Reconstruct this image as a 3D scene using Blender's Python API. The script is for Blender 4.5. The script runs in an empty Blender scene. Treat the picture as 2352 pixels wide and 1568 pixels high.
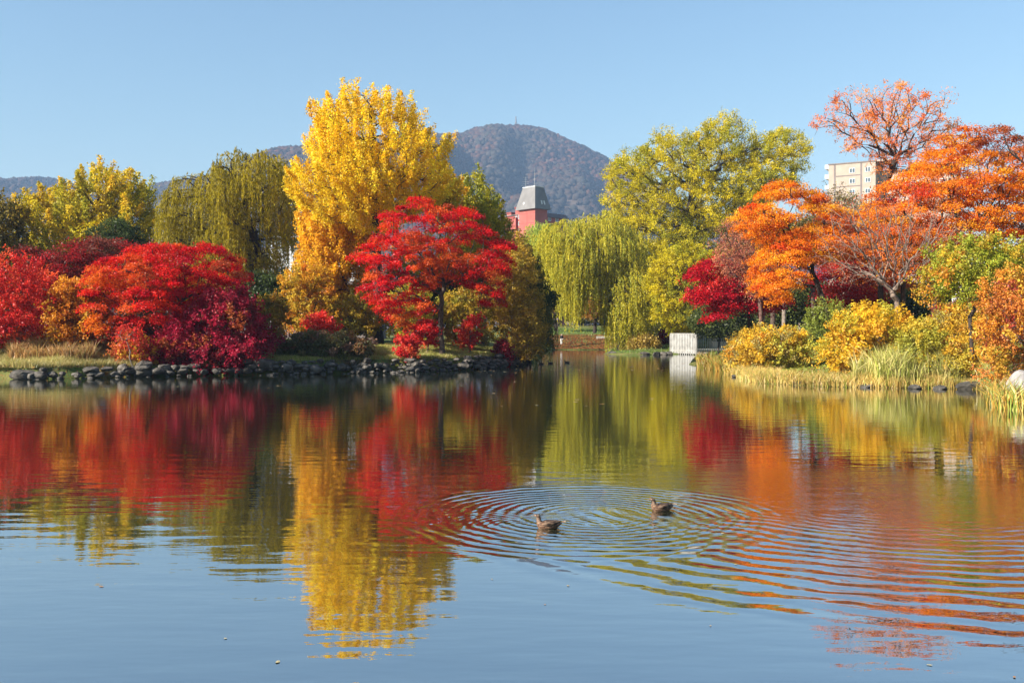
import bpy, math
import numpy as np
from mathutils import Vector

S = bpy.context.scene
COL = S.collection
F, CH, VH, UC = 2287.0, 2.8, 760.0, 1176.0      # focal length, eye height, horizon row, centre column
RNG = np.random.default_rng(7)


def P(U, V, d):
    """world point seen at (U, V) when it stands d metres away"""
    return np.array([(U - UC) / F * d, d, CH - (V - VH) / F * d])


def wd(V):
    return CH * F / (V - VH)


# ------------------------------------------------------------------ materials
def new_mat(name):
    m = bpy.data.materials.new(name)
    m.use_nodes = True
    nt = m.node_tree
    nt.nodes.clear()
    out = nt.nodes.new('ShaderNodeOutputMaterial')
    return m, nt, out


def N(nt, t, **kw):
    n = nt.nodes.new(t)
    for k, v in kw.items():
        if k in n.inputs:
            n.inputs[k].default_value = v
        else:
            setattr(n, k, v)
    return n


def noisy(name, c1, c2, scale=3.0, rough=0.85, detail=6.0, bump=0.0, c3=None, spec=0.3, bscale=None, metallic=0.0):
    m, nt, out = new_mat(name)
    b = N(nt, 'ShaderNodeBsdfPrincipled')
    b.inputs['Roughness'].default_value = rough
    b.inputs['Specular IOR Level'].default_value = spec
    b.inputs['Metallic'].default_value = metallic
    tc = N(nt, 'ShaderNodeTexCoord')
    no = N(nt, 'ShaderNodeTexNoise')
    no.inputs['Scale'].default_value = scale
    no.inputs['Detail'].default_value = detail
    nt.links.new(tc.outputs['Object'], no.inputs['Vector'])
    r = N(nt, 'ShaderNodeValToRGB')
    r.color_ramp.elements[0].position = 0.32
    r.color_ramp.elements[1].position = 0.68
    r.color_ramp.elements[0].color = (*c1, 1)
    r.color_ramp.elements[1].color = (*c2, 1)
    if c3:
        e = r.color_ramp.elements.new(0.5)
        e.color = (*c3, 1)
    nt.links.new(no.outputs['Fac'], r.inputs['Fac'])
    nt.links.new(r.outputs['Color'], b.inputs['Base Color'])
    if bump:
        bn = N(nt, 'ShaderNodeTexNoise')
        bn.inputs['Scale'].default_value = bscale or scale * 4
        bn.inputs['Detail'].default_value = 8
        nt.links.new(tc.outputs['Object'], bn.inputs['Vector'])
        bu = N(nt, 'ShaderNodeBump')
        bu.inputs['Strength'].default_value = 1.0
        bu.inputs['Distance'].default_value = bump
        nt.links.new(bn.outputs['Fac'], bu.inputs['Height'])
        nt.links.new(bu.outputs['Normal'], b.inputs['Normal'])
    nt.links.new(b.outputs['BSDF'], out.inputs['Surface'])
    return m


def leaf_material(name='leaf', transl=0.46, gloss=0.015):
    m, nt, out = new_mat(name)
    at = N(nt, 'ShaderNodeAttribute', attribute_name='col')
    d = N(nt, 'ShaderNodeBsdfDiffuse')
    t = N(nt, 'ShaderNodeBsdfTranslucent')
    g = N(nt, 'ShaderNodeBsdfGlossy')
    g.inputs['Roughness'].default_value = 0.45
    nt.links.new(at.outputs['Color'], d.inputs['Color'])
    nt.links.new(at.outputs['Color'], t.inputs['Color'])
    mx = N(nt, 'ShaderNodeMixShader')
    mx.inputs[0].default_value = transl
    nt.links.new(d.outputs[0], mx.inputs[1])
    nt.links.new(t.outputs[0], mx.inputs[2])
    mx2 = N(nt, 'ShaderNodeMixShader')
    mx2.inputs[0].default_value = gloss
    nt.links.new(mx.outputs[0], mx2.inputs[1])
    nt.links.new(g.outputs[0], mx2.inputs[2])
    nt.links.new(mx2.outputs[0], out.inputs['Surface'])
    return m


LEAF = leaf_material()
BLADE = leaf_material('grass_blade', 0.3, 0.03)
WOODS = leaf_material('far_wood', 0.0, 0.0)
BARK = noisy('bark', (.045, .03, .022), (.13, .095, .07), 5, .9, bump=.02)
BARK_PALE = noisy('pale_bark', (.13, .10, .08), (.30, .24, .19), 4, .9, bump=.02)
BARK_DARK = noisy('dark_bark', (.022, .015, .012), (.06, .042, .033), 5, .9, bump=.02)
BARK_RED = noisy('red_brown_bark', (.06, .03, .025), (.16, .09, .07), 5, .9)
STONE = noisy('stone', (.025, .022, .018), (.15, .13, .11), 2.2, .85, bump=.05, c3=(.07, .062, .05))
STONE_PALE = noisy('pale_stone', (.2, .18, .17), (.42, .39, .37), 3.0, .8, bump=.03)
WHITE = noisy('white_paint', (.66, .65, .61), (.8, .79, .76), 2.2, .6)
DECK_W = noisy('weathered_white_paint', (.24, .23, .21), (.40, .39, .365), 1.6, .7)
PLANK = noisy('weathered_plank', (.28, .26, .22), (.42, .40, .35), 4, .8)


# ------------------------------------------------------------------ mesh helpers
def np_mesh(name, verts, faces, mat, cols=None, smooth=False, parent=None, loc=None):
    verts = np.asarray(verts, dtype=np.float32).reshape(-1, 3)
    faces = np.asarray(faces, dtype=np.int32)
    if loc is not None:
        verts = verts - np.asarray(loc, dtype=np.float32)
    k = faces.shape[1]
    me = bpy.data.meshes.new(name)
    me.vertices.add(len(verts))
    me.vertices.foreach_set('co', verts.ravel())
    me.loops.add(faces.size)
    me.loops.foreach_set('vertex_index', faces.ravel())
    me.polygons.add(len(faces))
    me.polygons.foreach_set('loop_start', np.arange(0, faces.size, k, dtype=np.int32))
    if smooth:
        me.polygons.foreach_set('use_smooth', np.ones(len(faces), dtype=bool))
    me.update(calc_edges=True)
    if cols is not None:
        a = me.attributes.new('col', 'FLOAT_COLOR', 'FACE')
        c = np.ones((len(faces), 4), dtype=np.float32)
        c[:, :3] = cols
        a.data.foreach_set('color', c.ravel())
    if mat:
        me.materials.append(mat)
    o = bpy.data.objects.new(name, me)
    COL.objects.link(o)
    if parent is not None:
        o.parent = parent
        if loc is not None:
            o.location = Vector(loc) - parent.location
    elif loc is not None:
        o.location = loc
    return o


def py_mesh(name, verts, faces, mat, parent=None, smooth=False, loc=None):
    me = bpy.data.meshes.new(name)
    if loc is not None:
        verts = [(v[0] - loc[0], v[1] - loc[1], v[2] - loc[2]) for v in verts]
    me.from_pydata([tuple(map(float, v)) for v in verts], [], faces)
    if smooth:
        for p in me.polygons:
            p.use_smooth = True
    me.update()
    me.materials.append(mat)
    o = bpy.data.objects.new(name, me)
    COL.objects.link(o)
    if parent is not None:
        o.parent = parent
        if loc is not None:
            o.location = Vector(loc) - parent.location
    elif loc is not None:
        o.location = loc
    return o


def tag(o, label=None, cat=None, group=None, kind=None):
    if label: o['label'] = label
    if cat: o['category'] = cat
    if group: o['group'] = group
    if kind: o['kind'] = kind
    return o


def empty(name, loc, label, cat, group=None, rz=0.0):
    o = bpy.data.objects.new(name, None)
    o.empty_display_size = .3
    COL.objects.link(o)
    o.location = loc
    o.rotation_euler = (0, 0, rz)
    return tag(o, label, cat, group)


class MB:
    """collects boxes, bars and tubes, builds them as one mesh"""
    def __init__(s):
        s.v, s.f = [], []

    def box(s, x0, x1, y0, y1, z0, z1):
        b = len(s.v)
        s.v += [(x0, y0, z0), (x1, y0, z0), (x1, y1, z0), (x0, y1, z0), (x0, y0, z1), (x1, y0, z1), (x1, y1, z1), (x0, y1, z1)]
        s.f += [(b, b+3, b+2, b+1), (b+4, b+5, b+6, b+7), (b, b+1, b+5, b+4), (b+1, b+2, b+6, b+5), (b+2, b+3, b+7, b+6), (b+3, b, b+4, b+7)]
        return s

    def frustum(s, bot, top, z0, z1):
        b = len(s.v)
        s.v += [(x, y, z0) for x, y in bot] + [(x, y, z1) for x, y in top]
        n = len(bot)
        s.f += [tuple(reversed(range(b, b+n))), tuple(range(b+n, b+2*n))]
        s.f += [(b+i, b+(i+1) % n, b+n+(i+1) % n, b+n+i) for i in range(n)]
        return s

    def tube(s, pts, r, n=6):
        pts = [Vector(p) for p in pts]
        rr = r if isinstance(r, (list, tuple)) else [r]*len(pts)
        b0 = len(s.v)
        for i, p in enumerate(pts):
            t = (pts[min(i+1, len(pts)-1)] - pts[max(i-1, 0)]).normalized()
            a = t.cross(Vector((0, 0, 1)))
            if a.length < .1: a = t.cross(Vector((1, 0, 0)))
            a.normalize(); c = t.cross(a)
            for k in range(n):
                w = 2*math.pi*k/n
                s.v.append(tuple(p + (a*math.cos(w) + c*math.sin(w))*rr[i]))
        for i in range(len(pts)-1):
            for k in range(n):
                q = b0+i*n
                s.f.append((q+k, q+(k+1) % n, q+n+(k+1) % n, q+n+k))
        s.f.append(tuple(reversed(range(b0, b0+n))))
        s.f.append(tuple(range(b0+(len(pts)-1)*n, b0+len(pts)*n)))
        return s

    def build(s, name, mat, parent=None, smooth=False):
        return py_mesh(name, s.v, s.f, mat, parent, smooth)


# ------------------------------------------------------------------ value noise
_T = np.random.default_rng(99).random((256, 256))


def vnoise(x, y):
    xi = np.floor(x).astype(int); yi = np.floor(y).astype(int)
    xf = x-xi; yf = y-yi
    xf = xf*xf*(3-2*xf); yf = yf*yf*(3-2*yf)
    g = lambda a, b: _T[a % 256, b % 256]
    return (g(xi, yi)*(1-xf)*(1-yf)+g(xi+1, yi)*xf*(1-yf)+g(xi, yi+1)*(1-xf)*yf+g(xi+1, yi+1)*xf*yf)


def fbm(x, y, o=4):
    s = 0; a = .5
    for i in range(o):
        s = s+a*vnoise(x+17*i, y+31*i); x = x*2.03; y = y*2.03; a *= .5
    return s


# ------------------------------------------------------------------ pond outline and terrain
SHORE_UV = [(-500, 872), (-200, 872), (0, 870), (60, 872), (300, 866), (450, 864), (600, 862), (800, 858), (960, 855), (1100, 849), (1180, 842),
            (1215, 836), (1246, 828), (1258, 816), (1262, 805), (1285, 803), (1400, 803.5), (1385, 813), (1450, 815), (1530, 814), (1605, 813),
            (1590, 824), (1580, 838), (1650, 850), (1700, 868), (1745, 880), (1900, 888), (2050, 891), (2200, 892), (2290, 897), (2310, 918), (2380, 940), (2600, 960)]
SH = [((u-UC)/F*wd(v), wd(v)) for u, v in SHORE_UV]
SH = np.array([(-60, 5)] + [(-60, 60)] + SH + [(30, 28), (30, 5)])


def sdist(x, y):
    """distance to the shoreline, negative over the water"""
    x = np.asarray(x, float); y = np.asarray(y, float)
    best = np.full(x.shape, 1e9); ins = np.zeros(x.shape, bool)
    n = len(SH)
    for i in range(n):
        ax, ay = SH[i]; bx, by = SH[(i+1) % n]
        dx, dy = bx-ax, by-ay
        t = np.clip(((x-ax)*dx+(y-ay)*dy)/(dx*dx+dy*dy+1e-9), 0, 1)
        best = np.minimum(best, np.hypot(x-ax-t*dx, y-ay-t*dy))
        c = (ay > y) != (by > y)
        with np.errstate(divide='ignore', invalid='ignore'):
            ins ^= c & (x < (bx-ax)*(y-ay)/(by-ay+1e-12)+ax)
    return np.where(ins, -best, best)


def sstep(a, b, v):
    t = np.clip((v-a)/(b-a), 0, 1)
    return t*t*(3-2*t)


def ground(x, y):
    x = np.asarray(x, float); y = np.asarray(y, float)
    s = sdist(x, y)
    left = (x < 0.037*y) | (y < 20)
    up = np.clip(s, 0, None)
    upl = np.clip(s-.7, 0, None)
    zl = np.where(s < .7, -.35, 0)+np.minimum(upl*4.5, .60+.25*sstep(-19, -15, x))+sstep(.2, 9, up)*(1.15-.25*sstep(-19, -15, x))
    zr = np.minimum(up*.35, .12) + sstep(0, 17, up)*1.95
    z = np.where(left, zl, zr)
    z = z + np.clip(y-156, 0, 60)*.035 * (x > -6)
    n = (fbm(x*.35, y*.35)-.5)*.35*sstep(.5, 4, up)
    z = z+n
    z = np.where(y < 20, np.minimum(z, 1.1), z)
    return np.where(s < 0, -np.clip(-s*.5, 0, 1.2)-.02, z)


def gz(x, y):
    return float(ground(np.array([x]), np.array([y]))[0])


def axis(lo, hi, fine_lo, fine_hi, step):
    a = list(np.arange(fine_lo, fine_hi+1e-6, step))
    s = step; v = fine_hi
    while v < hi:
        s *= 1.12; v += s; a.append(min(v, hi))
    s = step; v = fine_lo
    while v > lo:
        s *= 1.12; v -= s; a.insert(0, max(v, lo))
    return np.array(a)


def grid_mesh(name, xs, ys, Z, mat, smooth=True):
    X, Y = np.meshgrid(xs, ys)
    v = np.stack([X, Y, Z], -1).reshape(-1, 3)
    nx, ny = len(xs), len(ys)
    i = np.arange(nx-1)[None, :]+np.arange(ny-1)[:, None]*nx
    i = i.ravel()
    f = np.stack([i, i+1, i+nx+1, i+nx], -1)
    return np_mesh(name, v, f, mat, smooth=smooth)


def ground_material():
    m, nt, out = new_mat('grassy_soil')
    b = N(nt, 'ShaderNodeBsdfPrincipled'); b.inputs['Roughness'].default_value = .95
    b.inputs['Specular IOR Level'].default_value = .1
    tc = N(nt, 'ShaderNodeTexCoord')
    n1 = N(nt, 'ShaderNodeTexNoise'); n1.inputs['Scale'].default_value = .35; n1.inputs['Detail'].default_value = 8
    n2 = N(nt, 'ShaderNodeTexNoise'); n2.inputs['Scale'].default_value = 9; n2.inputs['Detail'].default_value = 6
    for n in (n1, n2): nt.links.new(tc.outputs['Object'], n.inputs['Vector'])
    r = N(nt, 'ShaderNodeValToRGB')
    cr = r.color_ramp
    cr.elements[0].position = .3; cr.elements[0].color = (.075, .05, .028, 1)
    cr.elements[1].position = .75; cr.elements[1].color = (.20, .16, .06, 1)
    e = cr.elements.new(.5); e.color = (.09, .13, .03, 1)
    nt.links.new(n1.outputs['Fac'], r.inputs['Fac'])
    r2 = N(nt, 'ShaderNodeValToRGB')
    r2.color_ramp.elements[0].position = .56; r2.color_ramp.elements[0].color = (0, 0, 0, 1)
    r2.color_ramp.elements[1].position = .66; r2.color_ramp.elements[1].color = (1, 1, 1, 1)
    nt.links.new(n2.outputs['Fac'], r2.inputs['Fac'])
    mx = N(nt, 'ShaderNodeMix', data_type='RGBA')
    nt.links.new(r2.outputs['Color'], mx.inputs['Factor'])
    nt.links.new(r.outputs['Color'], mx.inputs['A'])
    mx.inputs['B'].default_value = (.26, .12, .035, 1)
    nt.links.new(mx.outputs['Result'], b.inputs['Base Color'])
    bu = N(nt, 'ShaderNodeBump'); bu.inputs['Distance'].default_value = .06
    nt.links.new(n2.outputs['Fac'], bu.inputs['Height'])
    nt.links.new(bu.outputs['Normal'], b.inputs['Normal'])
    nt.links.new(b.outputs[0], out.inputs['Surface'])
    return m


xs = axis(-2600, 2600, -45, 70, .6)
ys = axis(-40, 3500, 3, 130, .6)
X, Y = np.meshgrid(xs, ys)
g = grid_mesh('ground', xs, ys, ground(X, Y), ground_material())
tag(g, kind='structure')


def water_material():
    m, nt, out = new_mat('pond_water')
    L = nt.links.new
    tc = N(nt, 'ShaderNodeTexCoord')

    def math_(op, a, b=None, clamp=False):
        n = N(nt, 'ShaderNodeMath', operation=op, use_clamp=clamp)
        for i, v in enumerate((a, b)):
            if v is None: continue
            if isinstance(v, (int, float)): n.inputs[i].default_value = v
            else: L(v, n.inputs[i])
        return n.outputs[0]

    def smooth(v, a, b):
        n = N(nt, 'ShaderNodeMapRange', interpolation_type='SMOOTHSTEP')
        L(v, n.inputs['Value'])
        n.inputs['From Min'].default_value = a; n.inputs['From Max'].default_value = b
        return n.outputs['Result']

    def noise(scale, sx=1., sy=1., detail=2., rough=.5, off=0.):
        mp = N(nt, 'ShaderNodeMapping')
        mp.inputs['Scale'].default_value = (sx, sy, 1)
        mp.inputs['Location'].default_value = (off, off*.7, 0)
        L(tc.outputs['Object'], mp.inputs['Vector'])
        n = N(nt, 'ShaderNodeTexNoise'); n.inputs['Scale'].default_value = scale
        n.inputs['Detail'].default_value = detail; n.inputs['Roughness'].default_value = rough
        L(mp.outputs[0], n.inputs['Vector'])
        return n.outputs['Fac']

    warp = noise(.9, detail=2)
    patch = noise(.8, detail=3, rough=.6, off=21)

    def rings(cx, cy, k1, k2, amp, r0, r1, r2, r3, wamt=.35, ph=0., damp=0.):
        mp = N(nt, 'ShaderNodeMapping')
        mp.inputs['Location'].default_value = (-cx, -cy, 0)
        L(tc.outputs['Object'], mp.inputs['Vector'])
        ln = N(nt, 'ShaderNodeVectorMath', operation='LENGTH'); L(mp.outputs[0], ln.inputs[0])
        r = math_('ADD', ln.outputs['Value'], math_('MULTIPLY', math_('SUBTRACT', warp, .5), wamt))
        # phase k1*r + k2*r^2  (k2 < 0: the waves lengthen outwards)
        p = math_('ADD', math_('MULTIPLY', r, k1), math_('MULTIPLY', math_('MULTIPLY', r, r), k2))
        p = math_('ADD', p, ph)
        s = math_('SINE', p)
        env = math_('MULTIPLY', smooth(r, r0, r1), smooth(r, r3, r2))
        s = math_('MULTIPLY', s, math_('MULTIPLY', math_('MULTIPLY', patch, patch), 3.6))
        return math_('MULTIPLY', math_('MULTIPLY', s, env), amp)

    # rings round the two ducks, and the wide set spreading from a spot nearer the far shrubs
    h = rings(1.25, 15.15, 44., -3.6, .0030, .35, 1.2, 2.6, 3.35, .34)
    sepr = N(nt, 'ShaderNodeSeparateXYZ'); L(tc.outputs['Object'], sepr.inputs[0])
    rb = rings(6.45, 17.1, 32., -1.25, .0031, 1.2, 5.2, 7.6, 8.9, .55)
    h = math_('ADD', h, math_('MULTIPLY', rb, smooth(sepr.outputs['Y'], 17.8, 14.)))
    h = math_('ADD', h, rings(2.33, 15.5, 62., -4., .0006, .1, .5, 1.2, 2.6, .2))
    h = math_('ADD', h, rings(.45, 14.2, 60., -4., .0007, .1, .4, .9, 2.0, .2))
    # long soft swell, small chop, fine far ripple
    h = math_('ADD', h, math_('MULTIPLY', noise(1.0, .8, 2.4, 2, .45), .0062))
    h = math_('ADD', h, math_('MULTIPLY', noise(4.5, .8, 2.0, 2, .5, 5), .0009))
    sep = N(nt, 'ShaderNodeSeparateXYZ'); L(tc.outputs['Object'], sep.inputs[0])
    far = smooth(sep.outputs['Y'], 17, 34)
    h = math_('ADD', h, math_('MULTIPLY', math_('MULTIPLY', noise(9, .5, 1.5, 2, .55, 9), .0007), far))
    # chop inside the disturbed disc
    mp = N(nt, 'ShaderNodeMapping'); mp.inputs['Location'].default_value = (-5.2, -16.2, 0)
    mp.vector_type = 'POINT'
    L(tc.outputs['Object'], mp.inputs['Vector'])
    ln = N(nt, 'ShaderNodeVectorMath', operation='LENGTH'); L(mp.outputs[0], ln.inputs[0])
    disc = smooth(ln.outputs['Value'], 5.5, 3.0)
    h = math_('ADD', h, math_('MULTIPLY', math_('MULTIPLY', noise(9, .9, 1.6, 2, .5, 3), .0030), disc))
    bu = N(nt, 'ShaderNodeBump'); bu.inputs['Strength'].default_value = 1; bu.inputs['Distance'].default_value = 1
    L(h, bu.inputs['Height'])
    b = N(nt, 'ShaderNodeBsdfPrincipled')
    b.inputs['Base Color'].default_value = (.014, .018, .008, 1)
    b.inputs['Roughness'].default_value = .0
    b.inputs['IOR'].default_value = 1.6
    L(bu.outputs[0], b.inputs['Normal'])
    gl = N(nt, 'ShaderNodeBsdfGlossy'); gl.inputs['Roughness'].default_value = .0; gl.inputs['Color'].default_value = (.96, .97, .98, 1)
    L(bu.outputs[0], gl.inputs['Normal'])
    mx = N(nt, 'ShaderNodeMixShader'); mx.inputs[0].default_value = .48
    L(b.outputs[0], mx.inputs[1]); L(gl.outputs[0], mx.inputs[2])
    L(mx.outputs[0], out.inputs['Surface'])
    return m


w = py_mesh('water', [(-62, 3, 0), (110, 3, 0), (110, 175, 0), (-62, 175, 0)], [(0, 1, 2, 3)], water_material())
tag(w, kind='structure')


# ------------------------------------------------------------------ trees
def in_poly(px, py, poly):
    ins = np.zeros(px.shape, bool); best = np.full(px.shape, 1e9)
    n = len(poly)
    for i in range(n):
        ax, ay = poly[i]; bx, by = poly[(i+1) % n]
        c = (ay > py) != (by > py)
        with np.errstate(divide='ignore', invalid='ignore'):
            ins ^= c & (px < (bx-ax)*(py-ay)/(by-ay+1e-12)+ax)
        dx, dy = bx-ax, by-ay
        t = np.clip(((px-ax)*dx+(py-ay)*dy)/(dx*dx+dy*dy+1e-9), 0, 1)
        best = np.minimum(best, np.hypot(px-ax-t*dx, py-ay-t*dy))
    return ins, best


def crown_points(poly, d, thick, n, rng, margin=0., cand=6, holes=.0, hf=.45, hz=1.):
    """clump centres spread through a rounded crown volume of real depth"""
    pw = [((u-UC)/F*d, CH-(v-VH)/F*d) for u, v in poly]
    xs_ = [p[0] for p in pw]; zs_ = [p[1] for p in pw]
    tot = 0; out = []
    M = n*cand*6
    px = rng.uniform(min(xs_), max(xs_), M); pz = rng.uniform(min(zs_), max(zs_), M)
    ins, e = in_poly(px, pz, pw)
    mx = e[ins].max()
    k = ins & (e > margin)
    px, pz, e = px[k], pz[k], e[k]
    s = np.clip(e/(.75*mx), 0, 1)
    half = thick*np.sqrt(1-(1-s)**2)
    t = rng.uniform(-1, 1, len(px))
    t = np.sign(t)*np.abs(t)**.6
    pts = np.stack([px, d+t*half, pz], -1)
    if holes > 0:
        sh = rng.random(6)*100
        a = vnoise(pts[:, 0]*hf+sh[0], pts[:, 2]*hf*hz+sh[1])+vnoise(pts[:, 1]*hf+sh[2], pts[:, 2]*hf*hz+sh[3])+vnoise(pts[:, 0]*hf*.8+sh[4], pts[:, 1]*hf*.8+pts[:, 2]*hf*hz*.5)
        sk_ = np.clip(e/(.75*mx), 0, 1)
        keep = (a/3 > np.quantile(a/3, holes)) | ((sk_ < .22) & (rng.random(len(pts)) < .5))
        pts = pts[keep]
    # greedy spread
    if len(pts) > n:
        sel = [0]
        dist = np.linalg.norm(pts-pts[0], axis=1)
        sub = rng.permutation(len(pts))[:n*cand]
        pts = pts[sub]
        dist = np.linalg.norm(pts-pts[0], axis=1)
        while len(sel) < n and len(sel) < len(pts):
            i = int(dist.argmax())
            sel.append(i)
            dist = np.minimum(dist, np.linalg.norm(pts-pts[i], axis=1))
        pts = pts[sel]
    return pts


def grow(trunk, targets, rng, seg=3, wpath=.45, droop=0., jit=.12):
    """connect every target to the trunk with branching limbs; returns node positions and parents"""
    pos = [np.array(p, float) for p in trunk]
    par = [-1]+list(range(len(trunk)-1))
    path = [0.]
    for i in range(1, len(trunk)):
        path.append(path[-1]+float(np.linalg.norm(pos[i]-pos[i-1]))*.3)
    allow = [i >= max(1, len(trunk)//2-0) for i in range(len(trunk))]
    top = pos[-1]
    order = np.argsort(np.linalg.norm(targets-top, axis=1))
    cap = len(trunk)+len(targets)*seg
    A = np.zeros((cap, 3)); A[:len(trunk)] = pos
    PL = np.zeros(cap); PL[:len(trunk)] = path
    AL = np.zeros(cap, bool); AL[:len(trunk)] = allow
    n = len(trunk)
    tips = []
    for ti in order:
        p = targets[ti]
        dv = p-A[:n]
        L = np.linalg.norm(dv, axis=1)
        down = np.clip(-dv[:, 2], 0, None)
        cost = L+wpath*PL[:n]+down*.5+(~AL[:n])*1e6
        j = int(cost.argmin())
        a = A[j]; l = L[j]
        prev = j
        bend = rng.normal(0, jit, 3)*l
        bend[2] += .10*l - droop*l
        for s in range(1, seg+1):
            t = s/seg
            q = a+(p-a)*t+bend*math.sin(math.pi*t)*.8
            A[n] = q; PL[n] = PL[prev]+float(np.linalg.norm(q-A[prev])); AL[n] = True
            par.append(prev); prev = n; n += 1
        tips.append(prev)
    return A[:n], np.array(par), np.array(tips), order


def tubes(a, b, ra, rb, sides=5):
    t = b-a
    L = np.linalg.norm(t, axis=1, keepdims=True)+1e-9
    t = t/L
    ref = np.where(np.abs(t[:, 2:3]) > .9, np.array([[1., 0, 0]]), np.array([[0, 0, 1.]]))
    u = np.cross(t, ref); u /= np.linalg.norm(u, axis=1, keepdims=True)+1e-9
    v = np.cross(t, u)
    w = np.arange(sides)*2*math.pi/sides
    ring = u[:, None]*np.cos(w)[None, :, None]+v[:, None]*np.sin(w)[None, :, None]
    va = (a-t*ra[:, None]*.25)[:, None]+ring*ra[:, None, None]
    vb = (b+t*rb[:, None]*.25)[:, None]+ring*rb[:, None, None]
    V = np.concatenate([va, vb], 1).reshape(-1, 3)
    m = len(a); base = np.arange(m)[:, None]*2*sides
    k = np.arange(sides)[None]; k2 = (k+1) % sides
    Fc = np.stack([base+k, base+k2, base+sides+k2, base+sides+k], -1).reshape(-1, 4)
    return V, Fc


def unit(v):
    return v/(np.linalg.norm(v, axis=-1, keepdims=True)+1e-9)


def leaf_quads(c, nrm, L, W, rng, long=None):
    n = len(c)
    if long is None:
        long = rng.normal(size=(n, 3))
    a = unit(long-nrm*np.sum(long*nrm, 1, keepdims=True))
    b = np.cross(nrm, a)
    l = (L*rng.uniform(.7, 1.3, n))[:, None]; w_ = (W*rng.uniform(.7, 1.3, n))[:, None]
    bend = nrm*l*rng.uniform(-.35, .1, (n, 1))
    V = np.stack([c-a*l, c+b*w_+bend, c+a*l, c-b*w_+bend], 1).reshape(-1, 3)
    Fc = np.arange(n*4).reshape(-1, 4)
    return V, Fc


def clump_leaves(kind, cen, R, n, L, W, rng, centre, hang=(2., 4.)):
    """leaf centres, normals and optional long axis; ci = owning clump"""
    m = len(cen)
    if kind == 'strand':
        per = 14                                         # strands per clump
        ns = m*per
        so = np.repeat(np.arange(m), per)
        q = unit(rng.normal(size=(ns, 3)))*np.array([1, 1, .5])*rng.uniform(.3, 1.05, (ns, 1))
        st = cen[so]+q*R
        sl = rng.uniform(hang[0], hang[1], ns)
        drift = rng.normal(0, .09, (ns, 2))+.08*unit(st-centre)[:, :2]
        si = rng.integers(0, ns, n); ci = so[si]
        t = rng.random(n)**1.15
        c = st[si].copy()
        c[:, 2] -= .35*np.linalg.norm((st-cen[so])[si][:, :2], axis=1)
        c[:, :2] += drift[si]*(1-np.exp(-3*t))[:, None]*1.6
        c[:, :2] += unit(st-centre)[si][:, :2]*(np.sin(np.minimum(t*4, 1.57))[:, None])*.35
        c[:, 2] += np.sin(np.minimum(t*5, 3.1))*.18-t*sl[si]
        c += rng.normal(0, .045, (n, 3))
        nrm = unit(rng.normal(size=(n, 3))*np.array([1, 1, .35]))
        long = np.stack([rng.normal(0, .35, n), rng.normal(0, .35, n), -np.ones(n)], -1)
        return c, nrm, long, si
    ci = rng.integers(0, m, n)
    Rr = (R*np.random.default_rng(5).uniform(.65, 1.35, m))[ci][:, None]
    out = unit(cen-centre)
    if kind == 'pad':
        r = np.sqrt(rng.random((n, 1)))*Rr; th = rng.random((n, 1))*6.2832
        lob = 1+.25*np.sin(th*3+ci[:, None]*1.7)
        r = r*lob
        c = cen[ci]+np.concatenate([r*np.cos(th), r*np.sin(th), rng.normal(0, .19, (n, 1))*Rr-.22*r*r/Rr+.22*r*out[ci][:, 2:3]*0], 1)
        c[:, 2:3] -= .15*(r*np.cos(th)*out[ci][:, 0:1]+r*np.sin(th)*out[ci][:, 1:2])
        nrm = unit(np.array([0, 0, .75])+rng.normal(size=(n, 3))*.6+out[ci]*.25)
    elif kind == 'tuft':
        dv = unit(out*.55+np.array([0, 0, .75])+rng.normal(size=(m, 3))*.32)
        t = rng.uniform(-.9, 1.25, (n, 1))
        wd_ = (.34*(1.15-np.abs(t)*.62))*Rr
        c = cen[ci]+dv[ci]*t*Rr+rng.normal(size=(n, 3))*wd_*.75
        nrm = unit(rng.normal(size=(n, 3))+np.array([0, 0, .3]))
    elif kind == 'spray':
        # short twigs fanning out of the clump centre
        tw = 7
        dv = unit(out[:, None]*.5+np.array([0, 0, .25])+rng.normal(size=(m, tw, 3))*.75)
        ti = rng.integers(0, tw, n)
        t = rng.random((n, 1))**.7*1.15
        c = cen[ci]+dv[ci, ti]*t*Rr+rng.normal(size=(n, 3))*.13*Rr
        nrm = unit(rng.normal(size=(n, 3))+np.array([0, 0, .3]))
    else:
        q = unit(rng.normal(size=(n, 3)))*(rng.random((n, 1))**.45)
        c = cen[ci]+q*Rr*np.array([1, 1, .8])
        nrm = unit(rng.normal(size=(n, 3))+q*.5+np.array([0, 0, .3]))
    return c, nrm, None, ci


def leaf_cols(ci, m, pal, rng, c=None, zones=(), d=60, cl_jit=.24, lf_jit=.22):
    pal_c = np.array([p[:3] for p in pal]); wts = np.array([p[3] if len(p) > 3 else 1. for p in pal]); wts = wts/wts.sum()
    k1 = rng.choice(len(pal), m, p=wts)
    cc = pal_c[k1]*rng.uniform(1-cl_jit, 1+cl_jit, (m, 1))
    base = cc[ci]
    k2 = rng.choice(len(pal), len(ci), p=wts)
    mixf = rng.random((len(ci), 1))*.45
    col = base*(1-mixf)+pal_c[k2]*mixf
    if c is not None:
        for (zu, zv, zr, zc) in zones:
            p = P(zu, zv, d)
            rr = zr/F*d
            dd = np.hypot(c[:, 0]-p[0], c[:, 2]-p[2])+rng.normal(0, rr*.22, len(c))
            f = (1-sstep(.6*rr, 1.1*rr, dd))[:, None]
            col = col*(1-f)+np.array(zc)*f*rng.uniform(.85, 1.15, (len(c), 1))
    return np.clip(col*rng.uniform(1-lf_jit, 1+lf_jit, (len(ci), 1)), 0, .95)


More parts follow.
